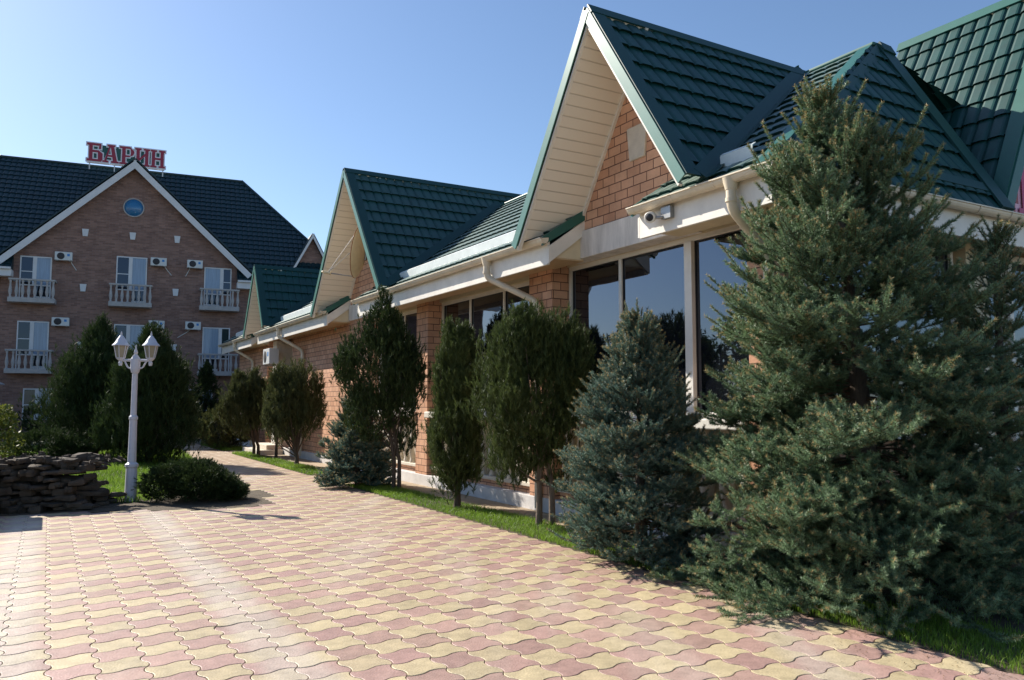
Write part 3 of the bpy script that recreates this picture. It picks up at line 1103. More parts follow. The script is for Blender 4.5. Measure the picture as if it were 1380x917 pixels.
LET = {
    'Б': ([[(.12, .12), (.32, .12), (.32, .88), (.12, .88)], [(0, 0), (.82, 0), (.90, .12), (0, .12)], [(0, .88), (.80, .88), (.80, 1), (0, 1)],
           [(.66, .70), (.80, .70), (.80, .88), (.70, .88)], [(.32, .50), (.62, .50), (.66, .62), (.32, .62)], [(.64, .12), (.90, .12), (.90, .46), (.66, .62), (.62, .50)]], .90),
    'А': ([[(.10, .1), (.22, .1), (.45, .9), (.36, .9)], [(.60, .1), (.84, .1), (.64, .9), (.45, .9)], [(0, 0), (.34, 0), (.34, .1), (0, .1)], [(.50, 0), (.94, 0), (.94, .1), (.50, .1)],
           [(.26, .9), (.70, .9), (.70, 1), (.26, 1)], [(.285, .33), (.557, .33), (.538, .43), (.314, .43)]], .98),
    'Р': ([[(.14, .1), (.34, .1), (.34, .9), (.14, .9)], [(0, 0), (.50, 0), (.50, .1), (0, .1)], [(0, .9), (.70, .9), (.62, 1), (0, 1)],
           [(.62, .48), (.78, .54), (.86, .70), (.66, .70)], [(.66, .70), (.86, .70), (.82, .82), (.70, .9), (.62, .9)], [(.34, .42), (.56, .42), (.62, .48), (.60, .52), (.34, .52)]], .90),
    'И': ([[(.08, .1), (.27, .1), (.27, .9), (.08, .9)], [(.60, .1), (.79, .1), (.79, .9), (.60, .9)], [(0, 0), (.37, 0), (.37, .1), (0, .1)], [(.50, 0), (.88, 0), (.88, .1), (.50, .1)],
           [(0, .9), (.37, .9), (.37, 1), (0, 1)], [(.50, .9), (.88, .9), (.88, 1), (.50, 1)], [(.27, .28), (.60, .58), (.60, .74), (.27, .44)]], .92),
    'Н': ([[(.08, .1), (.27, .1), (.27, .9), (.08, .9)], [(.60, .1), (.79, .1), (.79, .9), (.60, .9)], [(0, 0), (.37, 0), (.37, .1), (0, .1)], [(.50, 0), (.88, 0), (.88, .1), (.50, .1)],
           [(0, .9), (.37, .9), (.37, 1), (0, 1)], [(.50, .9), (.88, .9), (.88, 1), (.50, 1)], [(.27, .44), (.60, .44), (.60, .56), (.27, .56)]], .92),
}


def sign_letters(text, parent, H_, width, mcol, medge):
    tot = sum(LET[c][1] for c in text)
    k = width / tot
    x = 0.0
    for c in text:
        ps, adv = LET[c]
        ed = MB()
        for i, pc in enumerate(ps):
            cx = sum(q[0] for q in pc) / len(pc)
            cz = sum(q[1] for q in pc) / len(pc)
            gp = []
            for q in pc:
                vx, vz = (q[0] - cx) * k, (q[1] - cz) * H_
                l = math.hypot(vx, vz)
                gp.append((x + q[0] * k + 0.055 * (1 if vx > 0 else -1), -0.052 - 0.002 * i, q[1] * H_ + 0.055 * (1 if vz > 0 else -1)))
            ed.slab(gp, (0, 0.05, 0))
        e = ed.build('letter', medge, parent)
        fc = MB()
        for pc in ps:
            fc.slab([(x + q[0] * k, -0.075, q[1] * H_) for q in pc], (0, 0.004, 0))
        fc.build('face', mcol, e)
        x += adv * k


rs = empty('rooftop_sign', hw(-2.38, 4.3, 13.42), HY, 'crimson white-edged roof letters on a green board standing on the hotel ridge', 'sign')
sign_letters('БАРИН', rs, 0.90, 3.55, M['crimson'], M['signwhite'])
MB().box(0.30, 0.0, 0.10, 3.35, 0.04, 0.86).build('backing_board', M['signgreen'], rs)
sp = MB()
for x in (0.1, 1.2, 2.4, 3.4):
    sp.box(x, 0.042, -0.40, x + 0.05, 0.09, 0.6)
sp.box(0.0, 0.0, -0.10, 3.5, 0.04, -0.055)
sp.build('support', M['hwhite'], rs)

es = empty('entrance_sign', rw(5.50, 10.70, 4.02), YA, 'magenta outlined letter sign under the entrance gable at the right edge', 'sign')
sign_letters('Б', es, 0.62, 0.62, M['pinksign'], M['signpinkedge'])
MB().box(0.0, 0.02, -0.3, 0.04, 0.05, 0.5).build('support', M['metalgrey'], es)

# air conditioner on the restaurant, and the six on the hotel


def make_ac(name, loc, rz, label, tubes):
    t = empty(name, loc, rz, label, 'air conditioner', 'air conditioners on the walls')
    MB().box(-0.33, -0.30, -0.18, 0.33, 0.0, 0.18).build('casing', M['acwhite'], t, 0.012)
    f = MB()
    f.lathe([(0.145, 0), (0.145, 0.006), (0.13, 0.012), (0.0, 0.014)], (-0.10, -0.301, 0), 20, axis=(0, -1, 0))
    f.build('fan_grille', M['acdark'], t)
    b = MB()
    b.box(0.14, -0.304, 0.0, 0.24, -0.3005, 0.10)
    b.build('blue_mark', M['acblue'], t)
    s = MB()
    for x in (-0.24, 0.22):
        s.box(x, -0.28, -0.215, x + 0.03, 0.02, -0.182)
    s.build('bracket', M['metalgrey'], t)
    if tubes:
        h = MB()
        h.tube(arc_path([(tubes[0], -0.1, -0.16), (tubes[0] + tubes[1] * 0.15, -0.03, -0.28), (tubes[0] + tubes[1] * 0.6, -0.02, -0.55)], 0.05), 0.016, 6)
        h.build('hose', M['acwhite'], t)
    return t


ACS = [(-2.70, 7.88, (0.25, 0.4), 'white air conditioner on the hotel wall beside the top-floor left balcony'),
       (1.05, 7.90, (0.25, 0.5), 'white air conditioner on the hotel wall right of the top-floor middle balcony window'),
       (2.57, 7.90, (-0.2, -0.3), 'white air conditioner on the hotel wall left of the top-floor right balcony window'),
       (-2.71, 5.04, None, 'white air conditioner on the hotel wall beside the second-floor left balcony, above the conifer'),
       (1.05, 5.06, (0.22, 0.4), 'white air conditioner on the hotel wall just above the right lamp of the street lamp'),
       (2.57, 5.07, (-0.1, -0.9), 'white air conditioner on the hotel wall left of the second-floor right window, slanting hose below')]
for s, z, tb, lb in ACS:
    make_ac('air_conditioner', hw(s, 0, z), HY, lb, tb)
make_ac('air_conditioner', rw(25.3, 6.12, 3.02), YA - math.pi / 2, 'cream air conditioner under the restaurant eave by the far downpipe', None).scale = (1.25, 1, 1.35)

# satellite dish on the second gable
ds = empty('satellite_dish', rw(16.95, 6.38, 4.92), YA, 'large cream satellite dish seen edge-on, rusty rim, on the second gable', 'satellite dish')
dv = Vector((-0.82, 0.52, 0.14)).normalized()
dc = Vector((-0.34, 0.0, 0.02))
prof = [(0.0, 0.0)] + [(0.58 * t, 0.17 * t * t) for t in (.15, .3, .45, .6, .75, .9, 1.0)] + [(0.585, 0.185), (0.575, 0.19)] + [(0.57 * t, 0.012 + 0.17 * t * t) for t in (1.0, .9, .75, .6, .45, .3, .15)] + [(0.0, 0.012)]
MB().lathe([(max(r, 0.001), z) for r, z in prof], dc, 36, axis=dv).build('reflector', M['dish'], ds)
rim = MB()
q = dv.to_track_quat('Z', 'Y')
rim.tube([dc + q @ Vector((0.582 * math.cos(a_), 0.582 * math.sin(a_), 0.183)) for a_ in np.linspace(0, 2 * math.pi, 41)], 0.010, 6)
rim.build('rim', M['rust'], ds)
bk = MB()
bk.tube([dc - dv * 0.02, dc - dv * 0.10, (-0.05, 0.02, -0.02), (0.02, 0.02, -0.02)], 0.03, 8)
bk.slab([dc - dv * 0.012 + q @ Vector((x, y, 0)) for x, y in ((-.06, -.16), (.06, -.16), (.06, .16), (-.06, .16))], -dv * 0.03)
bk.build('wall_bracket', M['metalgrey'], ds)
foc = dc + dv * 0.86 + Vector((0, 0, -0.56))
am = MB()
for an, r in ((-1.57, 0.013), (0.7, 0.009), (2.4, 0.009)):
    am.tube([dc + q @ Vector((0.56 * math.cos(an), 0.56 * math.sin(an), 0.17)), foc], r, 6)
am.build('feed_arm', M['metalgrey'], ds)
ln = MB()
ln.tube([foc + dv * 0.09, foc - dv * 0.03], 0.035, 10)
ln.tube([foc - dv * 0.03, foc - dv * 0.07], [0.035, 0.05], 10)
ln.tube([foc + Vector((0, 0.03, 0.02)) + dv * 0.09, foc + Vector((0, 0.09, 0.02)) + dv * 0.10], 0.025, 8)
ln.build('feed_horn', M['dish'], ds)

# security camera under the gutter
sc_ = empty('security_camera', rw(6.58, 5.80, 3.66), YA, 'small white dome-eyed security camera on the white fascia by the corner', 'camera')
m = MB()
m.box(-0.06, -0.11, -0.06, 0.0, 0.04, 0.07)
m.tube([(-0.04, 0.0, -0.03), (-0.09, 0.05, -0.04), (-0.10, 0.10, -0.03)], 0.018, 8)
m.build('mount', M['metalgrey'], sc_)
m = MB()
m.lathe([(0.03, -0.075), (0.055, -0.06), (0.062, 0.0), (0.062, 0.055), (0.055, 0.06)], (-0.12, 0.14, -0.02), 16, axis=(-0.75, -0.55, -0.25))
m.build('housing', M['white'], sc_)
m = MB()
m.lathe([(0.042, 0.0), (0.036, 0.008), (0.001, 0.012)], Vector((-0.12, 0.14, -0.02)) + Vector((-0.75, -0.55, -0.25)).normalized() * 0.061, 14, axis=(-0.75, -0.55, -0.25))
m.build('lens', M['acdark'], sc_)

# ------------------------------------------------------------------ hotel
HB = empty('hotel_building', HP, HY, 'three-storey brown brick hotel with green roof, big front gable and small balconies', 'building')
GA, GZt, GH = -0.05, 12.15, 5.15
wl = MB()
wl.slab([(-5.0, 0, -0.05), (5.0, 0, -0.05), (5.0, 0, 7.55), (GA, 0, 12.15), (-5.0, 0, 7.55)], (0, 0.35, 0))
wl.box(-11.5, 0.36, -0.05, 10.6, 9.6, 7.2)
wl.build('wall', M['hbrick'], HB)
# main roof
hr = part('roof', HB)
RO, RZ2 = 4.7, 13.25
ks = (RZ2 - 7.15) / (RO + 0.55)
for sgn, off in ((1, -0.55), (-1, 2 * RO + 0.55)):
    d = Vector((0, -sgn, -ks)).normalized()
    Ls = math.hypot(RO + 0.55, RZ2 - 7.15)
    cl = [vplane((4.9, RO), (4.9 + RO, RO - sgn * RO), (0, RO - sgn * 3)), vplane((-6.0, RO), (-6.0 - RO, RO - sgn * RO), (0, RO - sgn * 3))]
    if sgn == 1:
        # leave the mouth of the gable open: lower strip only beside it
        up = [(Vector((0, 0.3, 0)), Vector((0, 1, 0)))]
        roof_sheet((-12.5, RO, RZ2), (1, 0, 0), d, 24.5, Ls, cl + up, 'roof_tiles', M['hgreen'], hr, period=0.24, course=0.35, nu=4, amp=0.03, step=0.035)
        for x0, x1 in ((-12.5, -4.57), (4.42, 11.5)):
            lo = math.hypot(0.87, 0.87 * ks)
            roof_sheet((x0, 0.32, 7.15 + 0.87 * ks), (1, 0, 0), d, x1 - x0, lo, cl, 'roof_tiles', M['hgreen'], hr, period=0.24, nu=4, amp=0.03, step=0.035)
    else:
        roof_sheet((-12.5, RO, RZ2), (1, 0, 0), d, 24.5, Ls, cl, 'roof_tiles', M['hgreen'], hr, period=0.48, nu=4, amp=0.03)
for sx, x0 in ((1, 4.9), (-1, -6.0)):
    d = Vector((sx, 0, -ks)).normalized()
    Ls = math.hypot(RO + 0.55, RZ2 - 7.15)
    cl = [vplane((x0, RO), (x0 + sx * RO, 0), (x0 + sx * 4, RO)), vplane((x0, RO), (x0 + sx * RO, 2 * RO), (x0 + sx * 4, RO))]
    roof_sheet((x0, -1.5, RZ2), (0, 1, 0), d, 12.5, Ls, cl, 'roof_tiles', M['hgreen'], hr, period=0.24, nu=4, amp=0.03, step=0.035)
    hc = MB()
    e0, e1 = Vector((x0, RO, RZ2 + 0.06)), Vector((x0 + sx * (RO + 0.5), -0.5, RZ2 + 0.06 - ks * (RO + 0.5)))
    hc.tube([e0, e1], 0.07, 8)
    hc.build('hip_cap', M['hgreen'], hr)
hc = MB()
hc.tube([(-6.0, RO, RZ2 + 0.03), (4.9, RO, RZ2 + 0.03)], 0.08, 8)
hc.build('ridge_cap', M['hgreen'], hr)
# front gable roof
hg = part('gable_roof', HB)
kg = (12.45 - 7.58) / GH
for sg in (-1, 1):
    d = Vector((sg, 0, -kg)).normalized()
    n = Vector((sg * kg, 0, 1)).normalized()
    top = Vector((GA, -0.40, 12.46))
    L = math.hypot(GH, kg * GH)
    bot = top + d * L
    roof_sheet(top + Vector((0, 0.0, 0)), (0, 1, 0), d, 5.0, L, (), 'roof_tiles', M['hgreen'], hg, period=0.24, nu=4, amp=0.03, step=0.035)
    m = MB()
    m.beam(top - n * 0.06 + Vector((0, -0.01 - 0.004 * sg, 0)) + d * 0.05, bot - n * 0.06 + Vector((0, -0.01 - 0.004 * sg, 0)), -n, 0.26, (0, 1, 0), 0.03)
    m.build('verge_board', M['hwhite'], hg)
    m = MB()
    m.slab([top - n * 0.07, top - n * 0.07 + Vector((0, 0.4, 0)), bot - n * 0.07 + Vector((0, 0.4, 0)), bot - n * 0.07], -n * 0.03)
    m.build('soffit', M['hwhite'], hg)
    m = MB()
    m.beam(top + Vector((0, -0.03 - 0.004 * sg, 0)), bot + Vector((0, -0.03 - 0.004 * sg, 0)), (0, 1, 0), 0.14, n, 0.05)
    m.build('verge_trim', M['hgreen'], hg)
# eave fascias beside the gable
for x0, x1 in ((-12.0, -4.57), (4.42, 11.2)):
    m = MB()
    m.box(x0, -0.55, 6.86, x1, -0.51, 7.14)
    m.box(x0, -0.509, 6.87, x1, 0.0, 6.90)
    e = x1 if x0 < 0 else x0
    m.box(e - 0.015, -0.508, 6.902, e + 0.015, 0.0, 7.15)
    m.build('fascia', M['hwhite'], HB)
    m = MB()
    m.box(x0, -0.66, 7.145, x1, -0.52, 7.23)
    m.build('gutter', M['hwhite'], HB)
    m = MB()
    m.slab([(e, -0.60, 7.15), (e, -0.003, 7.15), (e, -0.003, 7.85), (e, -0.56, 7.24)], (0.03 if x0 > 0 else -0.03, 0, 0))
    m.build('eave_end', M['hgreen'], HB)
# small dormer far right
dm = part('dormer', HB)
MB().slab([(7.15, 0.55, 8.2), (8.75, 0.55, 8.2), (7.95, 0.55, 9.72)], (0, 0.2, 0)).build('front', M['hbrick'], dm)
for sg in (-1, 1):
    d = Vector((sg * 0.80, 0, -1.52)).normalized()
    n = Vector((sg * 1.52, 0, 0.8)).normalized()
    top = Vector((7.95, 0.30, 9.88))
    bot = top + d * 2.0
    MB().slab([top, top + Vector((0, 3.0, 0)), bot + Vector((0, 3.0, 0)), bot], n * 0.05).build('roof_slope', M['hgreen'], dm)
    m = MB()
    m.beam(top + Vector((0, -0.03 - 0.003 * sg, 0)), bot + Vector((0, -0.03 - 0.003 * sg, 0)), -n, 0.10, (0, 1, 0), 0.025)
    m.build('verge_board', M['hwhite'], dm)
# round window
rwn = part('round_window', HB)
MB().lathe([(0.40, 0.0), (0.40, 0.02), (0.0, 0.022)], (GA, -0.002, 10.32), 40, axis=(0, -1, 0)).build('pane', M['bluepane'], rwn)
m = MB()
m.tube([(GA + 0.41 * math.cos(a_), -0.02, 10.32 + 0.41 * math.sin(a_)) for a_ in np.linspace(0, 2 * math.pi, 41)], 0.028, 8)
m.build('frame', M['hstone'], rwn)
# keystones
for s, z in ((-1.93, 9.02), (-0.05, 9.02), (1.79, 9.02), (-1.93, 6.58), (1.79, 6.58), (1.79, 4.05), (-1.93, 4.05), (1.79, 1.5)):
    MB().slab([(s - 0.13, -0.06, z + 0.16), (s + 0.13, -0.06, z + 0.16), (s + 0.095, -0.06, z - 0.16), (s - 0.095, -0.06, z - 0.16)], (0, 0.058, 0)).build('keystone', M['hwhite'], HB)


def hotel_window(s0, s1, z0, z1, mirror=False, door_z=None):
    w_ = part('window', HB)
    W = s1 - s0
    fr = 0.05
    split = s0 + W * (0.40 if not mirror else 0.58)
    bw = 0.15
    f = MB()
    zb = z0 if door_z is None else door_z
    f.box(s0, -0.03, z1 - fr, s1, -0.002, z1)
    f.box(s0, -0.03, zb, s0 + fr, -0.002, z1 - fr)
    f.box(s1 - fr, -0.03, zb, s1, -0.002, z1 - fr)
    f.box(s0 + fr, -0.03, z0, s1 - fr, -0.002, z0 + fr)
    f.box(split, -0.034, z0 + fr, split + bw, -0.001, z1 - fr)
    da = (s0 + fr, split) if not mirror else (split + bw, s1 - fr)
    cu = (split + bw, s1 - fr) if not mirror else (s0 + fr, split)
    zm = z0 + (z1 - z0) * 0.48
    f.box(da[0], -0.028, zm - 0.018, da[1], -0.001, zm + 0.018)
    if door_z is not None:
        f.box(cu[0], -0.029, door_z, cu[1], -0.001, door_z + 0.12)
    f.build('frame', M['hwhite'], w_)
    g1 = MB()
    g1.box(da[0] + .001, -0.012, z0 + fr + .001, da[1] - .001, -0.004, zm - 0.0185)
    g1.box(da[0] + .001, -0.012, zm + 0.0185, da[1] - .001, -0.004, z1 - fr - .001)
    g1.build('pane', M['hglass'], w_)
    g2 = MB()
    g2.box(cu[0] + .001, -0.011, z0 + fr + .001, cu[1] - .001, -0.004, z1 - fr - .001)
    g2.build('curtained_pane', M['curtain'], w_)
    if door_z is not None:
        g3 = MB()
        g3.box(cu[0] + .001, -0.011, door_z + .121, cu[1] - .001, -0.004, z0 - 0.001)
        g3.build('door_pane', M['hglass'], w_)


HBAL = [(0.05, 0), (0.05, .04), (.035, .06), (.06, .16), (.075, .26), (.06, .36), (.04, .50), (.034, .62), (.05, .66), (.05, .72)]


def balcony(s, z):
    b = part('balcony', HB)
    W = 0.86
    m = MB()
    m.box(s - W, -0.62, z, s + W, -0.002, z + 0.20)
    m.build('slab', M['hstone'], b, 0.01)
    m = MB()
    m.box(s - W, -0.62, z + 0.925, s + W, -0.48, z + 1.0)
    for sx in (-1, 1):
        x0 = s + sx * W - (0.14 if sx > 0 else 0)
        m.box(x0, -0.479, z + 0.925, x0 + 0.14, -0.002, z + 1.0)
    m.build('rail', M['hstone'], b, 0.008)
    for i in range(8):
        x = s - W + 0.08 + i * (2 * W - 0.16) / 7
        MB().lathe(HBAL, (x, -0.55, z + 0.203), 10).build('baluster', M['hstone'], b)


cols = ((-3.78, False), (-0.03, False), (3.66, True))
for cs_, mir in cols:
    for zf in (5.78, 2.80):
        balcony(cs_, zf)
        d0, d1 = (-0.55, 0.63) if cs_ < -1 else ((-0.63, 0.61) if cs_ < 1 else (-0.67, 0.52))
        hotel_window(cs_ + d0, cs_ + d1, zf + 0.78, zf + (2.05 if cs_ < -1 or cs_ > 1 else 2.30) if zf > 5 else zf + 2.24, mir, zf + 0.21)
for s0, s1 in ((-4.0, -2.9), (-0.6, 0.6), (2.3, 3.5), (-7.9, -6.7)):
    hotel_window(s0, s1, 0.85, 2.18)

# ------------------------------------------------------------------ street lamp
lp = empty('street_lamp', (-6.22, 13.13, -0.07), R(8), 'white double-lantern garden lamp post standing in the planted bed', 'street lamp')
m = MB()
m.lathe([(0.12, 0.0), (0.12, 0.05), (0.095, 0.08), (0.085, 0.60), (0.102, 0.62), (0.102, 0.66), (0.066, 0.69), (0.058, 1.25), (0.058, 1.38), (0.068, 1.39), (0.068, 1.43),
         (0.046, 1.46), (0.042, 2.14), (0.06, 2.16), (0.076, 2.22), (0.076, 2.38), (0.05, 2.42), (0.024, 2.46), (0.034, 2.49), (0.016, 2.54), (0.004, 2.62)], (0, 0, 0), 12, smooth=False)
m.build('post', M['lampw'], lp)
for sx in (-1, 1):
    a = MB()
    a.tube([(sx * 0.05, 0, 2.36), (sx * 0.25, 0, 2.36)], 0.022, 8)
    a.tube(arc_path([(sx * 0.05, 0, 2.22), (sx * 0.12, 0, 2.24), (sx * 0.17, 0, 2.35)], 0.06), 0.014, 8)
    a.build('arm', M['lampw'], lp)
    L = part('lantern', lp)
    cx_ = sx * 0.235
    c = MB()
    c.lathe([(0.025, 2.270), (0.035, 2.320), (0.02, 2.345), (0.05, 2.370), (0.066, 2.390), (0.070, 2.403)], (cx_, 0, 0), 6, smooth=False)
    c.build('base', M['lampw'], L)
    gl = MB()
    gl.lathe([(0.062, 2.404), (0.100, 2.598)], (cx_, 0, 0), 6, smooth=False)
    gl.build('glass', M['lampglass'], L)
    fr_ = MB()
    for k in range(6):
        an = 2 * math.pi * (k + 0.5) / 6
        c0, s0 = math.cos(an), math.sin(an)
        fr_.tube([(cx_ + 0.065 * c0, 0.065 * s0, 2.401), (cx_ + 0.105 * c0, 0.105 * s0, 2.600)], 0.008, 5)
    fr_.build('frame', M['lampw'], L)
    h = MB()
    h.lathe([(0.137, 2.600), (0.132, 2.614), (0.096, 2.652), (0.065, 2.710), (0.03, 2.760), (0.012, 2.776), (0.016, 2.793), (0.003, 2.843)], (cx_, 0, 0), 12)
    h.build('hood', M['lampw'], L)

# ------------------------------------------------------------------ foliage generators


def unit(v):
    return v / np.maximum(np.linalg.norm(v, axis=-1, keepdims=True), 1e-9)


def needles(rng, P0, P1, dens, length, width, tone, spread=0.92, up_bias=0.18):
    "needles round every twig segment; returns vertices (n*3) and tone"
    d = P1 - P0
    L = np.linalg.norm(d, axis=1)
    cnt = np.maximum((L * dens + rng.random(len(L))).astype(int), 0)
    idx = np.repeat(np.arange(len(L)), cnt)
    n = len(idx)
    t = rng.random(n)[:, None]
    base = P0[idx] + d[idx] * t
    ax = unit(d[idx])
    rnd = unit(rng.normal(size=(n, 3)))
    rad = unit(rnd - ax * np.sum(rnd * ax, 1, keepdims=True))
    rad[:, 2] += up_bias
    nd = unit(ax * (1.0 - spread * 0.55) + rad * spread)
    ln = length * (0.75 + 0.5 * rng.random(n))[:, None]
    sd = unit(np.cross(nd, unit(rng.normal(size=(n, 3)))))
    wv = width * (0.8 + 0.4 * rng.random(n))[:, None]
    V = np.stack([base - sd * wv / 2, base + sd * wv / 2, base + nd * ln], 1)
    tn = np.clip(tone[idx] + rng.normal(0, 0.10, n), 0, 1)
    return V.reshape(-1, 3), np.repeat(tn, 3)


def twig_tubes(P0, P1, r0, r1):
    "three-sided sticks"
    d = unit(P1 - P0)
    h = np.where(np.abs(d[:, 2:3]) > 0.9, np.array([[1.0, 0, 0]]), np.array([[0, 0, 1.0]]))
    a = unit(np.cross(d, h))
    b = np.cross(d, a)
    V = []
    for P, r in ((P0, r0), (P1, r1)):
        for k in range(3):
            an = 2 * math.pi * k / 3
            V.append(P + (a * math.cos(an) + b * math.sin(an)) * np.asarray(r).reshape(-1, 1))
    V = np.stack(V, 1)
    f = np.array([(0, 1, 4, 3), (1, 2, 5, 4), (2, 0, 3, 5)])
    F = (f[None] + (np.arange(len(P0)) * 6)[:, None, None]).reshape(-1, 4)
    return V.reshape(-1, 3), F


def spruce(name, loc, H, prof, seed, label, cat='tree', m=None, whorl=0.15, nb=7, dens=330, nl=0.024, nw=0.0042, lat=0.055, lean=(0, 0),
           walls=(), leader=True, tipcol=True, inner=0.3, top_elev=58, low_elev=-8, group=None, skew=None, bs=1.0, upturn=1.0, nshoot=4):
    rng = np.random.default_rng(seed)
    hz = np.array([q[0] for q in prof])
    hr_ = np.array([q[1] for q in prof])
    segs, needled, tone, rad = [], [], [], []
    tips0, tips1 = [], []

    def axis_at(z):
        return np.array([lean[0] * z / H, lean[1] * z / H, z])

    def seg(p, q, r, nd, tn):
        segs.append((p, q))
        rad.append(r)
        needled.append(nd)
        tone.append(tn)
    z = 0.10
    branches = []
    while z < H * 0.965:
        for k in range(nb if z < H * 0.8 else max(4, nb - 2)):
            zz = z + rng.uniform(-0.28, 0.28) * whorl
            az = rng.uniform(0, 2 * math.pi)
            rr = np.interp(zz, hz, hr_) * rng.uniform(0.78, 1.08)
            if skew is not None:
                rr *= skew(az, zz / H)
            branches.append((zz, az, rr))
        z += whorl * (1.0 if z < H * 0.75 else 0.75)
    for zz, az, rr in branches:
        f = zz / H
        el = math.radians(low_elev + (top_elev - low_elev) * max(0, f) ** 1.3 + rng.normal(0, 6))
        hd_ = np.array([math.cos(az), math.sin(az), 0])
        Lb = max(rr / max(math.cos(el), 0.35), 0.10)
        p = axis_at(zz - math.sin(el) * Lb * 0.5)
        p[2] = max(p[2], 0.05)
        nst = max(4, int(Lb / 0.10))
        dirv = hd_ * math.cos(el) + np.array([0, 0, math.sin(el)])
        stp = Lb / nst
        side = np.array([-hd_[1], hd_[0], 0])
        s = 0.0
        bend = rng.normal(0, 0.05)
        side_flip = 1
        tb = rng.normal(0.26, 0.09)
        ok = True
        for i in range(nst):
            t = (i + 0.5) / nst
            dv_ = unit(dirv + np.array([0, 0, -0.10 * math.sin(math.pi * t) + 0.35 * max(0, t - 0.6)]) + side * bend + rng.normal(0, 0.04, 3))
            q_ = p + dv_ * stp
            if q_[2] < 0.04:
                q_[2] = 0.04
            wx, wy = loc[0] + q_[0], loc[1] + q_[1]
            for (pt, nn) in walls:
                if (wx - pt[0]) * nn[0] + (wy - pt[1]) * nn[1] < 0:
                    ok = False
            if not ok:
                break
            nd_ = t > inner
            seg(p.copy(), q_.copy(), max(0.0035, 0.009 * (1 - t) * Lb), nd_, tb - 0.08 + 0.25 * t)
            if t > inner * 0.9:
                for _ in range(int(stp / lat + rng.random())):
                    for sgn in (-1, 1):
                        u_ = rng.random()
                        b0 = p + (q_ - p) * u_
                        tt = (i + u_) / nst
                        ll = (0.50 * (1 - tt) * Lb + 0.11) * rng.uniform(0.6, 1.15)
                        ll = min(ll, 0.40)
                        ang = math.radians(rng.uniform(38, 62))
                        ld = unit(dv_ * math.cos(ang) + side * sgn * math.sin(ang) + np.array([0, 0, rng.normal(0.12, 0.22)]))
                        n2 = max(1, int(ll / 0.085))
                        pp = b0.copy()
                        for j in range(n2):
                            d2 = unit(ld + np.array([0, 0, 0.50 * upturn * (j + 0.5) / n2]) + rng.normal(0, 0.06, 3))
                            qq = pp + d2 * (ll / n2)
                            tip = j == n2 - 1
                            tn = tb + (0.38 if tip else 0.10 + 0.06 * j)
                            seg(pp.copy(), qq.copy(), 0.0026, True, tn)
                            if j > 0 or n2 == 1:
                                for sg2 in (-1, 1):
                                    if rng.random() < 0.62:
                                        l3 = rng.uniform(0.08, 0.16) * (1 if not tip else 0.8) * bs
                                        d3 = unit(d2 * 0.65 + np.cross(d2, np.array([0, 0, 1.0])) * sg2 * 0.75 + np.array([0, 0, rng.normal(0.34 * upturn, 0.2)]))
                                        b3 = pp + (qq - pp) * rng.random()
                                        seg(b3, b3 + d3 * l3, 0.0022, True, tn + 0.20)
                                        if tipcol and rng.random() < 0.5:
                                            tips0.append(b3 + d3 * l3 * 0.78)
                                            tips1.append(b3 + d3 * (l3 + 0.012))
                            pp = qq
                        if tipcol:
                            tips0.append(pp - d2 * 0.035)
                            tips1.append(pp + d2 * 0.014)
            p = q_
        if ok:
            # stiff new shoots standing up along the outer half of the branch
            for _ in range(nshoot):
                tt = rng.uniform(0.45, 1.0)
                b3 = axis_at(zz - math.sin(el) * Lb * 0.5) * (1 - tt) + p * tt
                b3 = b3 + side * rng.normal(0, 0.10) * Lb * (1.2 - tt) + np.array([0, 0, 0.02])
                d3 = unit(hd_ * rng.uniform(0.35, 0.9) + side * rng.normal(0, 0.35) + np.array([0, 0, rng.uniform(0.5, 1.0)]))
                l3 = rng.uniform(0.09, 0.18) * bs
                seg(b3, b3 + d3 * l3, 0.003, True, tb + 0.45)
                tips0.append(b3 + d3 * l3 * 0.72)
                tips1.append(b3 + d3 * (l3 + 0.014))
            d2 = unit(dirv + np.array([0, 0, 0.55]))
            l2 = rng.uniform(0.10, 0.26) * bs
            seg(p.copy(), p + d2 * l2, 0.003, True, tb + 0.42)
            if tipcol:
                tips0.append(p + d2 * l2 * 0.6)
                tips1.append(p + d2 * (l2 + 0.018))
    if leader:
        for k in range(9):
            b0 = axis_at(H * rng.uniform(0.88, 0.955))
            az = k * 2.4
            e = math.radians(rng.uniform(48, 78))
            d2 = np.array([math.cos(az) * math.cos(e), math.sin(az) * math.cos(e), math.sin(e)])
            l2 = rng.uniform(0.18, 0.30)
            pp = b0
            for j in range(3):
                qq = pp + unit(d2 + np.array([0, 0, 0.12 * j])) * l2 / 3
                seg(pp, qq, 0.005, True, 0.75)
                pp = qq
            tips0.append(pp - d2 * 0.02)
            tips1.append(pp + d2 * 0.02)
        for j in range(4):
            seg(axis_at(H * (0.86 + 0.035 * j)), axis_at(H * (0.86 + 0.035 * (j + 1))), 0.008, True, 0.72)
    root = empty(name, loc, 0, label, cat, group)
    print('SPRUCE', len(segs), len(tips0))
    P0 = np.array([s[0] for s in segs])
    P1 = np.array([s[1] for s in segs])
    nd_ = np.array(needled)
    tn = np.array(tone)
    rd = np.array(rad)
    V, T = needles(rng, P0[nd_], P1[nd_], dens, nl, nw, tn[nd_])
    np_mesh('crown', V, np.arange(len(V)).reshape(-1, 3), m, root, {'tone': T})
    tv, tf = twig_tubes(P0, P1, rd, rd * 0.8)
    np_mesh('twigs', tv, tf, M['twig'], root)
    if tips0:
        T0, T1 = np.array(tips0), np.array(tips1)
        V, T = needles(rng, T0, T1, 420, nl * 0.85, nw * 0.9, np.full(len(T0), 0.5), 0.7, 0.0)
        np_mesh('new_shoots', V, np.arange(len(V)).reshape(-1, 3), M['shoot'], root, {'tone': T})
    tr = MB()
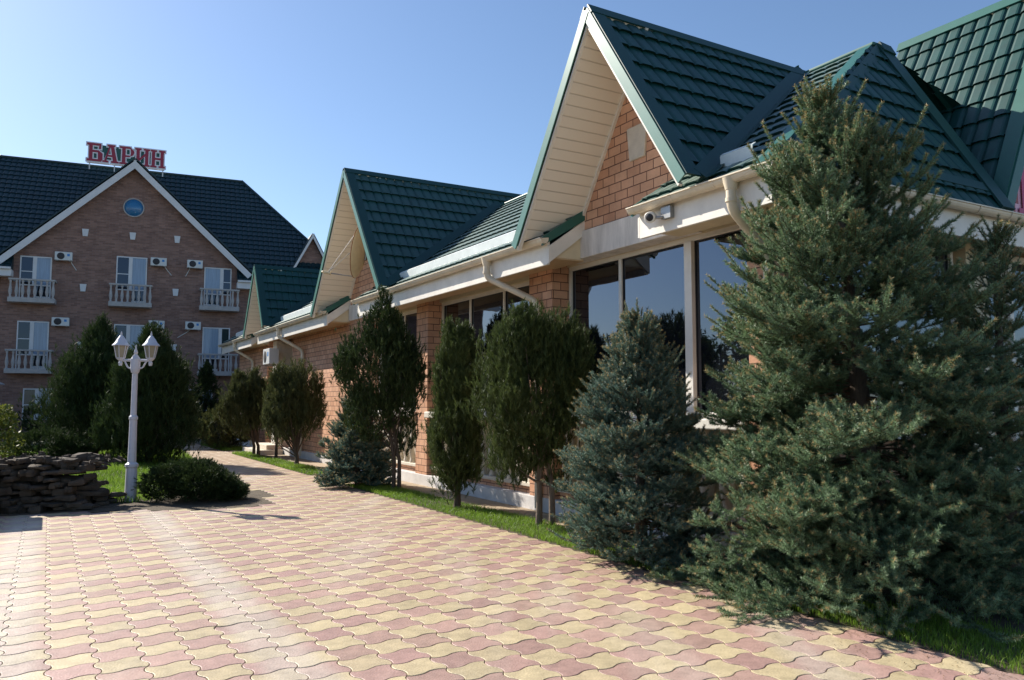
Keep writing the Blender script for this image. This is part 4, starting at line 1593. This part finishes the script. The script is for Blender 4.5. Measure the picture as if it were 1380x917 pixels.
    tr.tube([tuple(axis_at(-0.05)), tuple(axis_at(H * 0.3)), tuple(axis_at(H * 0.65)), tuple(axis_at(H * 0.96))], [0.028 * H, 0.02 * H, 0.010 * H, 0.003], 10)
    tr.build('trunk', M['bark'], root)
    return root


def sprays(rng, C, D, ln, wd, nblade, tone, curl=0.25, leaf_w=0.0075):
    "feathery juniper sprays: a bundle of thin blades fanning out along D from each point C"
    n = len(C)
    idx = np.repeat(np.arange(n), nblade)
    k = len(idx)
    t = rng.random(k)[:, None]
    ax = D[idx]
    off = rng.normal(size=(k, 3))
    off = off - ax * np.sum(off * ax, 1, keepdims=True)
    l = ln[idx][:, None]
    base = C[idx] + ax * l * t * 0.75
    nd = unit(ax + unit(off) * (0.25 + curl * rng.random((k, 1)) * 2.0))
    bl = l * wd * (0.6 + 0.8 * rng.random((k, 1))) * (1.1 - 0.5 * t)
    sd = unit(np.cross(nd, unit(rng.normal(size=(k, 3)))))
    wv = leaf_w * (0.7 + 0.6 * rng.random((k, 1)))
    V = np.stack([base - sd * wv / 2, base + sd * wv / 2, base + nd * bl], 1).reshape(-1, 3)
    T = np.repeat(np.clip(tone[idx] + 0.18 * (t[:, 0] - 0.4) + rng.normal(0, 0.10, k), 0, 1), 3)
    return V, T


def juniper(name, loc, lobes, seed, label, nspray=3000, ln=(0.09, 0.20), up=0.8, nblade=19, leaf_w=0.009, m=None, trunks=((0, 0),), trunk_h=0.6, tr_r=0.035,
            cat='tree', group=None, fill=0.45, tone0=0.40, bark=None, stems=14, clip_wall=None, wd=0.55, holes=0.18, plumes=8):
    """lobes: (x, y, z, rx, ry, rz, weight) in metres from the base"""
    rng = np.random.default_rng(seed)
    root = empty(name, loc, 0, label, cat, group)
    C, D, T = [], [], []
    lobes = list(lobes)
    if up > 0.6:                       # plumes that break the outline
        for lb in list(lobes):
            if lb[6] >= 1.4:
                for _ in range(plumes):
                    az, cz = rng.uniform(0, 6.283), rng.uniform(-0.35, 0.95)
                    ch = math.sqrt(1 - cz * cz)
                    k_ = rng.uniform(0.16, 0.30)
                    lobes.append((lb[0] + math.cos(az) * ch * lb[3] * 0.88, lb[1] + math.sin(az) * ch * lb[4] * 0.88, lb[2] + cz * lb[5] * 0.92,
                                  k_ * lb[3], k_ * lb[4], rng.uniform(0.25, 0.42) * lb[5], lb[6] * 0.075))
    wts = np.array([q[6] for q in lobes], float)
    wts /= wts.sum()
    for lb, wt in zip(lobes, wts):
        n = int(nspray * wt)
        u_ = unit(rng.normal(size=(n, 3)))
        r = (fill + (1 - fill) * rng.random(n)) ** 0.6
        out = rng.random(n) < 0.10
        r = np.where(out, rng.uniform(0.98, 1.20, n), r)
        # lumpy outline: radius wobbles with direction
        ph = rng.uniform(0, 6.28, 6)
        wob = 1 + 0.11 * np.sin(5 * u_[:, 0] + ph[0]) * np.sin(4 * u_[:, 2] + ph[1]) + 0.09 * np.sin(7 * u_[:, 1] + ph[2] + 3 * u_[:, 2]) + 0.06 * np.sin(13 * u_[:, 0] + 11 * u_[:, 2] + ph[3])
        P = np.array(lb[:3]) + u_ * (r * wob)[:, None] * np.array(lb[3:6])
        d = unit(unit(u_ * np.array([1, 1, 0.6])) * (1 - up) + np.array([0, 0, up]) + rng.normal(0, 0.22, (n, 3)))
        C.append(P)
        D.append(d)
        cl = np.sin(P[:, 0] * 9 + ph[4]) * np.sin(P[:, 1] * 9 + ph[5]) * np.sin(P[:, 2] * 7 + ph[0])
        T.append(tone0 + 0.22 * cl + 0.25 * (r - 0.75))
    C, D, T = np.concatenate(C), np.concatenate(D), np.concatenate(T)
    # gaps
    g1 = np.sin(C[:, 0] * 11 + seed) + np.sin(C[:, 1] * 12 + 2 * seed) + np.sin(C[:, 2] * 10 + 3 * seed)
    keep = (g1 > -3 + 6 * holes * 0.6) & (C[:, 2] > 0.03)
    if clip_wall is not None:
        pt, nn = clip_wall
        keep &= ((C[:, 0] + loc[0] - pt[0]) * nn[0] + (C[:, 1] + loc[1] - pt[1]) * nn[1]) > 0.0
    C, D, T = C[keep], D[keep], T[keep]
    l = rng.uniform(ln[0], ln[1], len(C))
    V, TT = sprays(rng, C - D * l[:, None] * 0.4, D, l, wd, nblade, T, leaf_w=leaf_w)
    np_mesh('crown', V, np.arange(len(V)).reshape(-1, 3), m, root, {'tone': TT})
    tr = MB()
    cen = np.average(np.array([q[:3] for q in lobes]), axis=0, weights=wts)
    for tx, ty in trunks:
        tr.tube([(tx, ty, -0.05), (tx * 0.9 + 0.01, ty * 0.9, trunk_h * 0.5), (tx * 0.6 + cen[0] * 0.3, ty * 0.6 + cen[1] * 0.3, trunk_h),
                 (cen[0] * 0.8, cen[1] * 0.8, cen[2])], [tr_r * 1.25, tr_r, tr_r * 0.85, tr_r * 0.3], 9)
    # limbs rising into the crown
    for i in range(stems):
        j = rng.integers(0, len(C))
        tx, ty = trunks[i % len(trunks)]
        z0 = trunk_h * rng.uniform(0.5, 1.0)
        e = C[j]
        if e[2] < z0 + 0.1:
            continue
        mid = np.array([tx, ty, z0]) * 0.45 + e * 0.55 + np.array([0, 0, -0.06])
        tr.tube([(tx * 0.8, ty * 0.8, z0), tuple(mid), tuple(e)], [tr_r * 0.45, tr_r * 0.3, 0.004], 6)
    tr.build('trunk', bark or M['bark'], root)
    return root


WALLF = (tuple(rw(10, 6.30)[:2]), (-BX.x, -BX.y))       # keep the side away from the facade
WALLE = (tuple(rw(5.62, 10)[:2]), (-AX.x, -AX.y))       # keep the side away from the end wall

# ------------------------------------------------------------------ conifers along the restaurant


def big_skew(az, f):
    k = 1.0 + 0.10 * math.sin(3 * az + 5 * f) + 0.07 * math.sin(7 * az + 11 * f)
    k -= 0.16 * max(0.0, math.cos(az)) * min(1, max(0, (f - 0.3) * 4))
    if f < 0.2:
        k += 0.12 * max(0.0, math.cos(az - R(240)))
    return k


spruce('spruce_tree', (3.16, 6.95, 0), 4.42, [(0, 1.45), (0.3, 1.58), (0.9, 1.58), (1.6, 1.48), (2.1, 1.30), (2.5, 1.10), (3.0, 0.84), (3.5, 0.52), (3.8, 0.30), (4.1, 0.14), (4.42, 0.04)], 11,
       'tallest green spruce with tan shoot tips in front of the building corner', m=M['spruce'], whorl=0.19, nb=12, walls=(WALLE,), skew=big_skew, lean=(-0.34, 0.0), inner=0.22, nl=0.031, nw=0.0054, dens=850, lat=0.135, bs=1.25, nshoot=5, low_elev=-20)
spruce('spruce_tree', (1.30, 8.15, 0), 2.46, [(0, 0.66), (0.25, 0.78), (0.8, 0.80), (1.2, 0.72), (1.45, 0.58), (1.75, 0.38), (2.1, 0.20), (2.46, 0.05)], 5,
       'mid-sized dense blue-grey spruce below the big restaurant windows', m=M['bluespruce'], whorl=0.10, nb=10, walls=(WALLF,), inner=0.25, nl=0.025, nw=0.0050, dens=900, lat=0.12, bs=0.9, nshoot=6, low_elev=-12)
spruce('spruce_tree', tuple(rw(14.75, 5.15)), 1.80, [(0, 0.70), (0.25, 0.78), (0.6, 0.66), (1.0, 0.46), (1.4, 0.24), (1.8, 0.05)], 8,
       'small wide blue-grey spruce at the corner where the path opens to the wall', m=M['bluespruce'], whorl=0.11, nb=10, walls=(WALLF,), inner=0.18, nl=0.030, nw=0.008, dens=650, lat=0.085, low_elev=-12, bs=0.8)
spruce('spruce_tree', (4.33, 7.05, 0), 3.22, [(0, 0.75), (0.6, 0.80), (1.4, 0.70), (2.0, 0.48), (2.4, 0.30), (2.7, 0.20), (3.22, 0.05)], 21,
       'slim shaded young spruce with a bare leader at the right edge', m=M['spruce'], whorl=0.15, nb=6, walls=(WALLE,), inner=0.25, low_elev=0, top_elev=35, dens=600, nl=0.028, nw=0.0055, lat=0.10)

JL = 'narrow junipers and conifers planted along the restaurant'
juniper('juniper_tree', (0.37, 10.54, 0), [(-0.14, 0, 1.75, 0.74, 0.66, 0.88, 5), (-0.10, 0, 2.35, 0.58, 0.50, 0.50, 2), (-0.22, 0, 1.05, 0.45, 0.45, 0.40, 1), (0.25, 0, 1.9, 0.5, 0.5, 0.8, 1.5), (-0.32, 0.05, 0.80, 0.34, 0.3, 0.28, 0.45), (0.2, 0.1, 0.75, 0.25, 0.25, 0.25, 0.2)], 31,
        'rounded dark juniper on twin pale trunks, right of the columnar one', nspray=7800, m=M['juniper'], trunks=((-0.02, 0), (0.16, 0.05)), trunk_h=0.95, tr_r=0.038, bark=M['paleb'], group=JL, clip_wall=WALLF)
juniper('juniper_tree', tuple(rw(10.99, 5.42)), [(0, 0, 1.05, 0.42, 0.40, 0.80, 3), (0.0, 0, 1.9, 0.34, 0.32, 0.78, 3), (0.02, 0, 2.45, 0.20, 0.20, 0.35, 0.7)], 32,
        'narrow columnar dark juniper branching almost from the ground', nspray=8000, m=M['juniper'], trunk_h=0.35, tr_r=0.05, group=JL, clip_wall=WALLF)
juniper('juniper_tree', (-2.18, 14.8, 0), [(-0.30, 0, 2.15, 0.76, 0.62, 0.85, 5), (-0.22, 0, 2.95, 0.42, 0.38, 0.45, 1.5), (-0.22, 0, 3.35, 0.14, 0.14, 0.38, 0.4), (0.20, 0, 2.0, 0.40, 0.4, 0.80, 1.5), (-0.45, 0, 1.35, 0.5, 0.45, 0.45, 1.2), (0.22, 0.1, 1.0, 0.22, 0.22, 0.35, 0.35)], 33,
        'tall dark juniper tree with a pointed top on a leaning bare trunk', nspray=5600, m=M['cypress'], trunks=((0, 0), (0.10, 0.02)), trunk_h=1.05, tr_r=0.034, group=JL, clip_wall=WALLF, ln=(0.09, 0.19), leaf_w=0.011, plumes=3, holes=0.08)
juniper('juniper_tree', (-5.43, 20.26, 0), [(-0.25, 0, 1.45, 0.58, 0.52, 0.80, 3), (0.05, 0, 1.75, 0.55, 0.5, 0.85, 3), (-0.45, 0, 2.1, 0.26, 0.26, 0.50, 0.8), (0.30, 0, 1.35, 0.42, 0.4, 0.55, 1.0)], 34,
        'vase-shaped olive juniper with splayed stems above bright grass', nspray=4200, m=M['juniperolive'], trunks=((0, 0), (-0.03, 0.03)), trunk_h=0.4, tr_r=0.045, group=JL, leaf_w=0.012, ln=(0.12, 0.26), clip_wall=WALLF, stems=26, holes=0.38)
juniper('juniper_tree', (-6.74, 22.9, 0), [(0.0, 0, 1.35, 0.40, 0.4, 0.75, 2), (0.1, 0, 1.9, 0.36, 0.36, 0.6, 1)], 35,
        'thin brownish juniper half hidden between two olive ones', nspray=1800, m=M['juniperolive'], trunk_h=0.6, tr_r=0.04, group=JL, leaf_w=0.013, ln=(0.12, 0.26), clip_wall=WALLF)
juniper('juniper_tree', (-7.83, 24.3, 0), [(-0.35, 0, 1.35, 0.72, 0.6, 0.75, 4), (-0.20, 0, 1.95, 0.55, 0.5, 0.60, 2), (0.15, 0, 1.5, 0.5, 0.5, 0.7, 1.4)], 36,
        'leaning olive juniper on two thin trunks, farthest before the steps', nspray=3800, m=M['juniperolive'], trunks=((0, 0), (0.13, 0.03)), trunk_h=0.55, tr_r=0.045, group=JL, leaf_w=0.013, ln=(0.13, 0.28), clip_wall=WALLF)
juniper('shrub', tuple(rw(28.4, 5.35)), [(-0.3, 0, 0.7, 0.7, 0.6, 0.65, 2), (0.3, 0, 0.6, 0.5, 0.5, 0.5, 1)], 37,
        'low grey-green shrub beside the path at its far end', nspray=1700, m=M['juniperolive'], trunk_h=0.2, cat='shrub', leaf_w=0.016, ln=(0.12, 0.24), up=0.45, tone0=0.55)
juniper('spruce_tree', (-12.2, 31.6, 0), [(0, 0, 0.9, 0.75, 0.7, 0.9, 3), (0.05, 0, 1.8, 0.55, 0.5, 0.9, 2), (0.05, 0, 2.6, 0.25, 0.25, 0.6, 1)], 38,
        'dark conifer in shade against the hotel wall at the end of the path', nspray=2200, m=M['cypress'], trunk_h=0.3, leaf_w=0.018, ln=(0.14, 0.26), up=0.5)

# ------------------------------------------------------------------ the planted bed on the left
juniper('thuja_tree', (-11.75, 22.6, 0), [(-0.1, 0, 1.25, 1.42, 1.1, 1.2, 6), (-0.05, 0, 2.3, 1.08, 0.9, 1.0, 4), (0.03, 0, 3.15, 0.46, 0.42, 0.75, 1.3), (0.08, 0, 3.62, 0.16, 0.16, 0.4, 0.3), (-0.4, 0.1, 2.7, 0.3, 0.3, 0.6, 0.5)], 41,
        'big dark bushy thuja, left of the lamp post, behind the stone wall', nspray=10000, m=M['cypress'], trunk_h=0.3, tr_r=0.08, leaf_w=0.014, ln=(0.16, 0.34), nblade=14, up=0.72, group='thujas in the bed')
juniper('thuja_tree', (-9.35, 20.6, 0), [(0, 0, 1.05, 1.22, 1.0, 1.05, 5), (0.05, 0, 2.05, 0.95, 0.8, 0.95, 3.4), (0.05, 0, 2.85, 0.42, 0.4, 0.72, 1.3), (0.30, 0, 2.45, 0.35, 0.3, 0.6, 0.8), (-0.05, 0, 3.25, 0.18, 0.18, 0.35, 0.3)], 42,
        'big dark bushy thuja right behind the lamp post', nspray=9500, m=M['cypress'], trunk_h=0.3, tr_r=0.08, leaf_w=0.014, ln=(0.16, 0.32), nblade=14, up=0.72, group='thujas in the bed')
juniper('shrub', (-5.32, 13.25, 0), [(-0.38, 0.0, 0.26, 0.36, 0.55, 0.26, 2), (-0.05, 0.1, 0.34, 0.38, 0.6, 0.30, 2.2), (0.25, -0.05, 0.30, 0.38, 0.6, 0.27, 2.2), (0.52, 0.0, 0.22, 0.30, 0.5, 0.22, 1.6),
                                   (0.74, 0.0, 0.15, 0.20, 0.35, 0.15, 1), (0.10, 0.15, 0.52, 0.22, 0.3, 0.13, 0.7), (-0.25, -0.3, 0.45, 0.20, 0.25, 0.14, 0.6), (0.40, 0.0, 0.42, 0.18, 0.25, 0.12, 0.5)], 43,
        'low spreading dark green juniper shrub at the corner of the bed', nspray=7500, m=M['cypress'], trunk_h=0.12, tr_r=0.03, cat='shrub', leaf_w=0.008, ln=(0.05, 0.11), up=0.35, nblade=16, wd=0.7, holes=0.12, fill=0.6, tone0=0.34)


def leafy(name, loc, lobes, seed, label, n=2500, size=0.05, m=None, cat='shrub', group=None, trunk_h=0.3, tr_r=0.03, holes=0.2):
    rng = np.random.default_rng(seed)
    root = empty(name, loc, 0, label, cat, group)
    P, T = [], []
    wts = np.array([q[6] for q in lobes], float)
    wts /= wts.sum()
    for lb, wt in zip(lobes, wts):
        k = int(n * wt)
        u_ = unit(rng.normal(size=(k, 3)))
        r = (0.3 + 0.7 * rng.random(k)) ** 0.6 * (1 + 0.15 * np.sin(6 * u_[:, 0] + seed) * np.sin(5 * u_[:, 2]))
        P.append(np.array(lb[:3]) + u_ * r[:, None] * np.array(lb[3:6]))
        T.append(0.35 + 0.4 * rng.random(k))
    P, T = np.concatenate(P), np.concatenate(T)
    g1 = np.sin(P[:, 0] * 7 / max(size * 12, .3) + seed) + np.sin(P[:, 1] * 8 / max(size * 12, .3)) + np.sin(P[:, 2] * 7 / max(size * 12, .3))
    keep = (g1 > -3 + 6 * holes * 0.6) & (P[:, 2] > 0.02)
    P, T = P[keep], T[keep]
    k = len(P)
    a = unit(rng.normal(size=(k, 3)) + np.array([0, 0, -0.1]))
    b = unit(np.cross(a, unit(rng.normal(size=(k, 3)))))
    s = size * (0.7 + 0.6 * rng.random((k, 1)))
    V = np.stack([P - a * s, P + b * s * 0.42, P + a * s, P - b * s * 0.42], 1).reshape(-1, 3)
    np_mesh('crown', V, np.arange(len(V)).reshape(-1, 4), m, root, {'tone': np.repeat(T, 4)})
    tr = MB()
    top = max(q[2] for q in lobes)
    tr.tube([(0, 0, -0.05), (0.02, 0.01, trunk_h), (0, 0, top)], [tr_r * 1.2, tr_r, tr_r * 0.3], 8)
    for i in range(12):
        e = P[rng.integers(0, k)]
        if e[2] > trunk_h * 0.8:
            tr.tube([(0, 0, trunk_h * 0.8), tuple(np.array([0, 0, trunk_h]) * 0.4 + e * 0.6), tuple(e)], [tr_r * 0.5, tr_r * 0.3, tr_r * 0.08], 6)
    tr.build('trunk', M['bark'], root)
    return root


leafy('shrub', (-12.6, 19.3, 0), [(0, 0, 0.75, 0.75, 0.6, 0.75, 3), (0.2, 0, 1.25, 0.4, 0.4, 0.35, 1)], 51, 'yellow-green leafy shrub catching sun at the left edge', n=2600, size=0.055, m=M['lime'])
juniper('shrub', (-12.0, 20.6, 0), [(0, 0, 0.45, 0.9, 0.7, 0.45, 2), (0.6, 0.1, 0.35, 0.5, 0.5, 0.35, 1)], 52, 'dark low shrub between the yellow-green bush and the thuja', nspray=1500, m=M['cypress'], cat='shrub', leaf_w=0.014, ln=(0.12, 0.22), up=0.4, trunk_h=0.15)
juniper('shrub', (-16.3, 31.3, 0), [(0, 0, 0.8, 1.6, 0.7, 0.85, 2), (1.6, 0.1, 0.7, 1.2, 0.6, 0.7, 1.4), (-1.9, 0.1, 0.8, 1.2, 0.6, 0.8, 1.4)], 53, 'dark clipped hedge along the foot of the hotel wall', nspray=2600, m=M['cypress'], cat='shrub', leaf_w=0.02, ln=(0.16, 0.28), up=0.5, trunk_h=0.2)

# dry stone wall: a low mound of flat stones


def stone_wall():
    rng = np.random.default_rng(9)
    m = MB()
    n = 0
    x0, x1 = -9.6, -6.22
    for layer in range(9):
        z = layer * 0.085
        dep = 1.25 - 0.085 * layer
        inset = 0.045 * layer
        for row in range(4):
            x = x0 + rng.uniform(0, 0.2)
            while x < x1 - inset - 0.22:
                wd = rng.uniform(0.10, 0.34)
                if row in (1, 2) and layer < 6 and rng.random() < 0.5:
                    x += wd
                    continue
                dd = rng.uniform(0.2, 0.36)
                hh = rng.uniform(0.035, 0.10)
                yb = 12.10 + (x + 6.2) * 0.29 + inset * 0.8 + row * dep / 4 + rng.uniform(-0.09, 0.09)
                top = 0.80 - 0.20 * max(0, (x + 6.75) / 0.6) ** 2 - 0.10 * math.sin(x * 3) ** 2 - (0.16 * max(0, (-8.0 - x)))
                zl = z
                z = z + rng.uniform(-0.03, 0.03)
                if z < top:
                    K = 9
                    ang = np.sort(rng.uniform(0, 2 * math.pi, K))
                    rr = rng.uniform(0.75, 1.1, K)
                    px = x + wd / 2 + np.cos(ang) * rr * wd * 0.56
                    py = yb + np.sin(ang) * rr * dd * 0.6
                    tl = rng.normal(0, 0.06, 2)
                    lo = [(px[i], py[i], z + rng.uniform(-0.012, 0.012)) for i in range(K)]
                    hi = [(x + wd / 2 + (px[i] - x - wd / 2) * 0.88, yb + (py[i] - yb) * 0.88, z + hh + (px[i] - x) * tl[0] + (py[i] - yb) * tl[1] + rng.uniform(-0.01, 0.01)) for i in range(K)]
                    mid = [(px[i] + (px[i] - x - wd / 2) * 0.06, py[i] + (py[i] - yb) * 0.06, z + hh * 0.55) for i in range(K)]
                    vs = lo + mid + hi
                    fs = [(i, (i + 1) % K, K + (i + 1) % K, K + i) for i in range(K)] + [(K + i, K + (i + 1) % K, 2 * K + (i + 1) % K, 2 * K + i) for i in range(K)] + [tuple(range(2 * K, 3 * K))]
                    m.add(vs, fs)
                    n += 1
                z = zl
                x += wd * rng.uniform(0.75, 0.95)
    for _ in range(260):
        x = rng.uniform(-9.4, -6.35)
        yb = 12.2 + (x + 6.2) * 0.29 + rng.uniform(0.15, 1.0)
        z = 0.74 - 0.20 * max(0, (x + 6.75) / 0.6) ** 2 - 0.10 * math.sin(x * 3) ** 2 - (0.16 * max(0, (-8.0 - x))) + rng.uniform(-0.05, 0.07)
        K = 6
        ang = np.sort(rng.uniform(0, 2 * math.pi, K))
        r_ = rng.uniform(0.03, 0.10)
        hh = rng.uniform(0.02, 0.06)
        tl = rng.normal(0, 0.25, 2)
        lo = [(x + math.cos(a_) * r_, yb + math.sin(a_) * r_ * 0.8, z + math.cos(a_) * r_ * tl[0]) for a_ in ang]
        hi = [(x + math.cos(a_) * r_ * 0.75, yb + math.sin(a_) * r_ * 0.6, z + hh + math.cos(a_) * r_ * tl[0]) for a_ in ang]
        m.add(lo + hi, [(i, (i + 1) % K, K + (i + 1) % K, K + i) for i in range(K)] + [tuple(range(K, 2 * K))])
    o = m.build('stone_wall', M['rock'])
    tag(o, 'low dark dry-stone wall of flat stones at the front of the bed', 'wall')
    core = MB()
    core.slab([(-9.4, 11.6, 0), (-7.0, 12.25, 0), (-7.0, 12.95, 0), (-9.4, 12.35, 0)], (0, 0, 0.40))
    core.build('core', M['rock'], o)


stone_wall()

# a low block just outside the frame whose squared shadow falls on the paving
pier = empty('stone_pier', (-7.55, 11.05, 0), YA, 'low stone pier at the left end of the paving, seen by its shadow', 'pier')
MB().box(-0.7, -0.25, -0.02, 0.28, 0.9, 1.0).build('shaft', M['stone'], pier, 0.01)
MB().box(-0.75, -0.30, 1.001, 0.33, 0.95, 1.08).build('cap', M['stone'], pier, 0.01)

# ------------------------------------------------------------------ grass


def grass(name, poly, density, seed, h=(0.05, 0.12), w=0.006, label=None):
    rng = np.random.default_rng(seed)
    xs, ys = [p[0] for p in poly], [p[1] for p in poly]
    area = abs(sum(poly[i][0] * poly[(i + 1) % len(poly)][1] - poly[(i + 1) % len(poly)][0] * poly[i][1] for i in range(len(poly)))) / 2
    n = int(area * density)
    P = []
    bx = (max(xs) - min(xs)) * (max(ys) - min(ys))
    m = int(n * bx / area)
    X = rng.uniform(min(xs), max(xs), m)
    Y = rng.uniform(min(ys), max(ys), m)
    ins = np.zeros(m, bool)
    for i in range(len(poly)):
        x0, y0 = poly[i]
        x1, y1 = poly[(i + 1) % len(poly)]
        c = ((y0 > Y) != (y1 > Y))
        with np.errstate(divide='ignore', invalid='ignore'):
            xi = (x1 - x0) * (Y - y0) / (y1 - y0 + 1e-12) + x0
        ins ^= c & (X < xi)
    X, Y = X[ins], Y[ins]
    patch = 0.5 + 0.25 * np.sin(X * 2.3 + seed) + 0.25 * np.sin(Y * 2.9 + X)
    kp = rng.random(len(X)) < 0.55 + 0.5 * patch
    X, Y, patch = X[kp], Y[kp], patch[kp]
    k = len(X)
    base = np.stack([X, Y, np.full(k, -0.012)], 1)
    hh = rng.uniform(h[0], h[1], k) * (0.75 + 0.5 * patch)
    az = rng.uniform(0, 6.283, k)
    ln = rng.uniform(0.1, 0.7, k)
    tip = base + np.stack([np.cos(az) * ln * hh, np.sin(az) * ln * hh, hh], 1)
    mid = base + np.stack([np.cos(az) * ln * hh * 0.3, np.sin(az) * ln * hh * 0.3, hh * 0.6], 1)
    sd = np.stack([-np.sin(az + 0.6), np.cos(az + 0.6), np.zeros(k)], 1) * w / 2
    V = np.stack([base - sd, base + sd, mid + sd * 0.8, mid - sd * 0.8, tip], 1).reshape(-1, 3)
    f = np.array([(0, 1, 2), (0, 2, 3), (3, 2, 4)])
    F = (f[None] + (np.arange(k) * 5)[:, None, None]).reshape(-1, 3)
    T = np.repeat(np.clip(0.25 + 0.45 * patch + rng.normal(0, 0.18, k), 0, 1), 5)
    o = np_mesh(name, V, F, M['grass'], None, {'tone': T})
    return tag(o, label, 'grass', kind='stuff')


def rpoly(pts):
    return [(rw(a, b).x, rw(a, b).y) for a, b in pts]


grass('grass', rpoly([(2.0, 5.02), (15.1, 5.03), (15.25, 5.4), (15.0, 5.72), (9, 5.78), (2.0, 5.85)]), 4200, 1, h=(0.03, 0.08), w=0.005, label='bright grass strip along the near part of the restaurant')
grass('grass', rpoly([(17.5, 5.02), (26.1, 5.02), (26.0, 5.6), (25.3, 5.5), (17.7, 5.75)]), 1700, 2, w=0.010, h=(0.04, 0.09), label='bright grass strip under the olive junipers by the steps')
grass('grass', rpoly([(27.4, 5.02), (32, 5.02), (32, 5.8), (27.4, 5.8)]), 900, 3, w=0.014, h=(0.06, 0.15), label='small grass patch at the far end of the path')
grass('grass', rpoly([(-2.5, 5.03), (4.6, 5.03), (4.6, 9.5), (-2.5, 9.5)]), 200, 4, h=(0.03, 0.07), w=0.008, label='shaded grass below the tall spruce at the right edge')
grass('grass', [(-6.4, 12.75), (-5.95, 12.9), (-5.6, 14.4), (-4.9, 14.6), (-5.25, 15.3), (-7.6, 19.8), (-9.95, 24.5), (-11.9, 28.2), (-17, 30), (-17, 14), (-9.5, 13.2)], 900, 5, h=(0.06, 0.15), w=0.010, label='grass of the planted bed around the lamp post')

# fallen needles along the edge of the paving and weeds in the joints


def litter():
    rng = np.random.default_rng(17)
    n = 5200
    a = rng.uniform(2.2, 15.0, n)
    b = 5.0 - np.abs(rng.normal(0, 0.42, n)) + 0.25
    z = np.full(n, 0.004) + rng.uniform(0, 0.004, n)
    A2, B2 = np.array([AX.x, AX.y]), np.array([BX.x, BX.y])
    c = a[:, None] * A2 + b[:, None] * B2
    an = rng.uniform(0, 6.283, n)
    d = np.stack([np.cos(an), np.sin(an)], 1)
    p = np.stack([-d[:, 1], d[:, 0]], 1)
    l = rng.uniform(0.008, 0.022, (n, 1))
    wv = rng.uniform(0.0012, 0.0030, (n, 1))
    q = [c - d * l, c + p * wv, c + d * l, c - p * wv]
    V = np.stack([np.concatenate([k, z[:, None]], 1) for k in q], 1).reshape(-1, 3)
    o = np_mesh('fallen_needles', V, np.arange(len(V)).reshape(-1, 4), M['litter'], None, {'tone': np.repeat(rng.random(n), 4)})
    tag(o, 'brown fallen needles scattered along the paving edge', 'litter', kind='stuff')


M['litter'] = leaf_mat("needle_litter", (0.07, 0.04, 0.02), (0.22, 0.13, 0.06), 0.8, 0.05)
litter()

# ------------------------------------------------------------------ trees beyond the left edge, mirrored in the restaurant windows
rngt = random.Random(4)
for i, (x, y, hgt) in enumerate([(-17.5, 9.0, 5.0), (-18.5, 11.8, 4.2), (-18.0, 14.6, 5.2), (-21.0, 17.5, 5.0), (-18.5, 6.2, 4.8), (-16.5, 3.2, 4.6), (-24.5, 21, 5.6),
                                 (-16.0, 0.2, 4.8), (-15.5, -3.0, 5.0), (-20.5, 13.2, 5.8), (-21.0, 8.0, 5.6)]):
    lob = [(0, 0, 1.1, 1.6, 1.6, 1.1, 1.6)]
    for k in range(5):
        lob.append((rngt.uniform(-1.0, 1.0), rngt.uniform(-1.0, 1.0), hgt * rngt.uniform(0.40, 0.82), rngt.uniform(0.8, 1.3), rngt.uniform(0.8, 1.3), rngt.uniform(0.7, 1.1), 1))
    leafy('tree', (x, y, 0), lob, 60 + i, 'leafy garden tree outside the frame, mirrored in the big restaurant windows', n=3200, size=0.13, m=M['leafy'], cat='tree', group='trees mirrored in the windows', trunk_h=hgt * 0.35, tr_r=0.10, holes=0.3)

# ------------------------------------------------------------------ parasol whose rim just enters the frame on the left
pa = empty('parasol', (-19.42, 28.0, 0.2), R(20), 'grey garden parasol whose rim just shows at the left edge', 'parasol')
m = MB()
m.lathe([(1.36, 2.02), (1.36, 2.06), (0.7, 2.34), (0.03, 2.58), (0.002, 2.60)], (0, 0, 0), 8, smooth=False)
m.build('canopy', M['hstone'], pa)
m = MB()
m.tube([(0, 0, 0.08), (0, 0, 2.5)], 0.022, 10)
m.build('pole', M['metalgrey'], pa)
m = MB()
m.lathe([(0.26, -0.02), (0.26, 0.04), (0.20, 0.08), (0.03, 0.10)], (0, 0, 0), 16)
m.build('base', M['metalgrey'], pa)
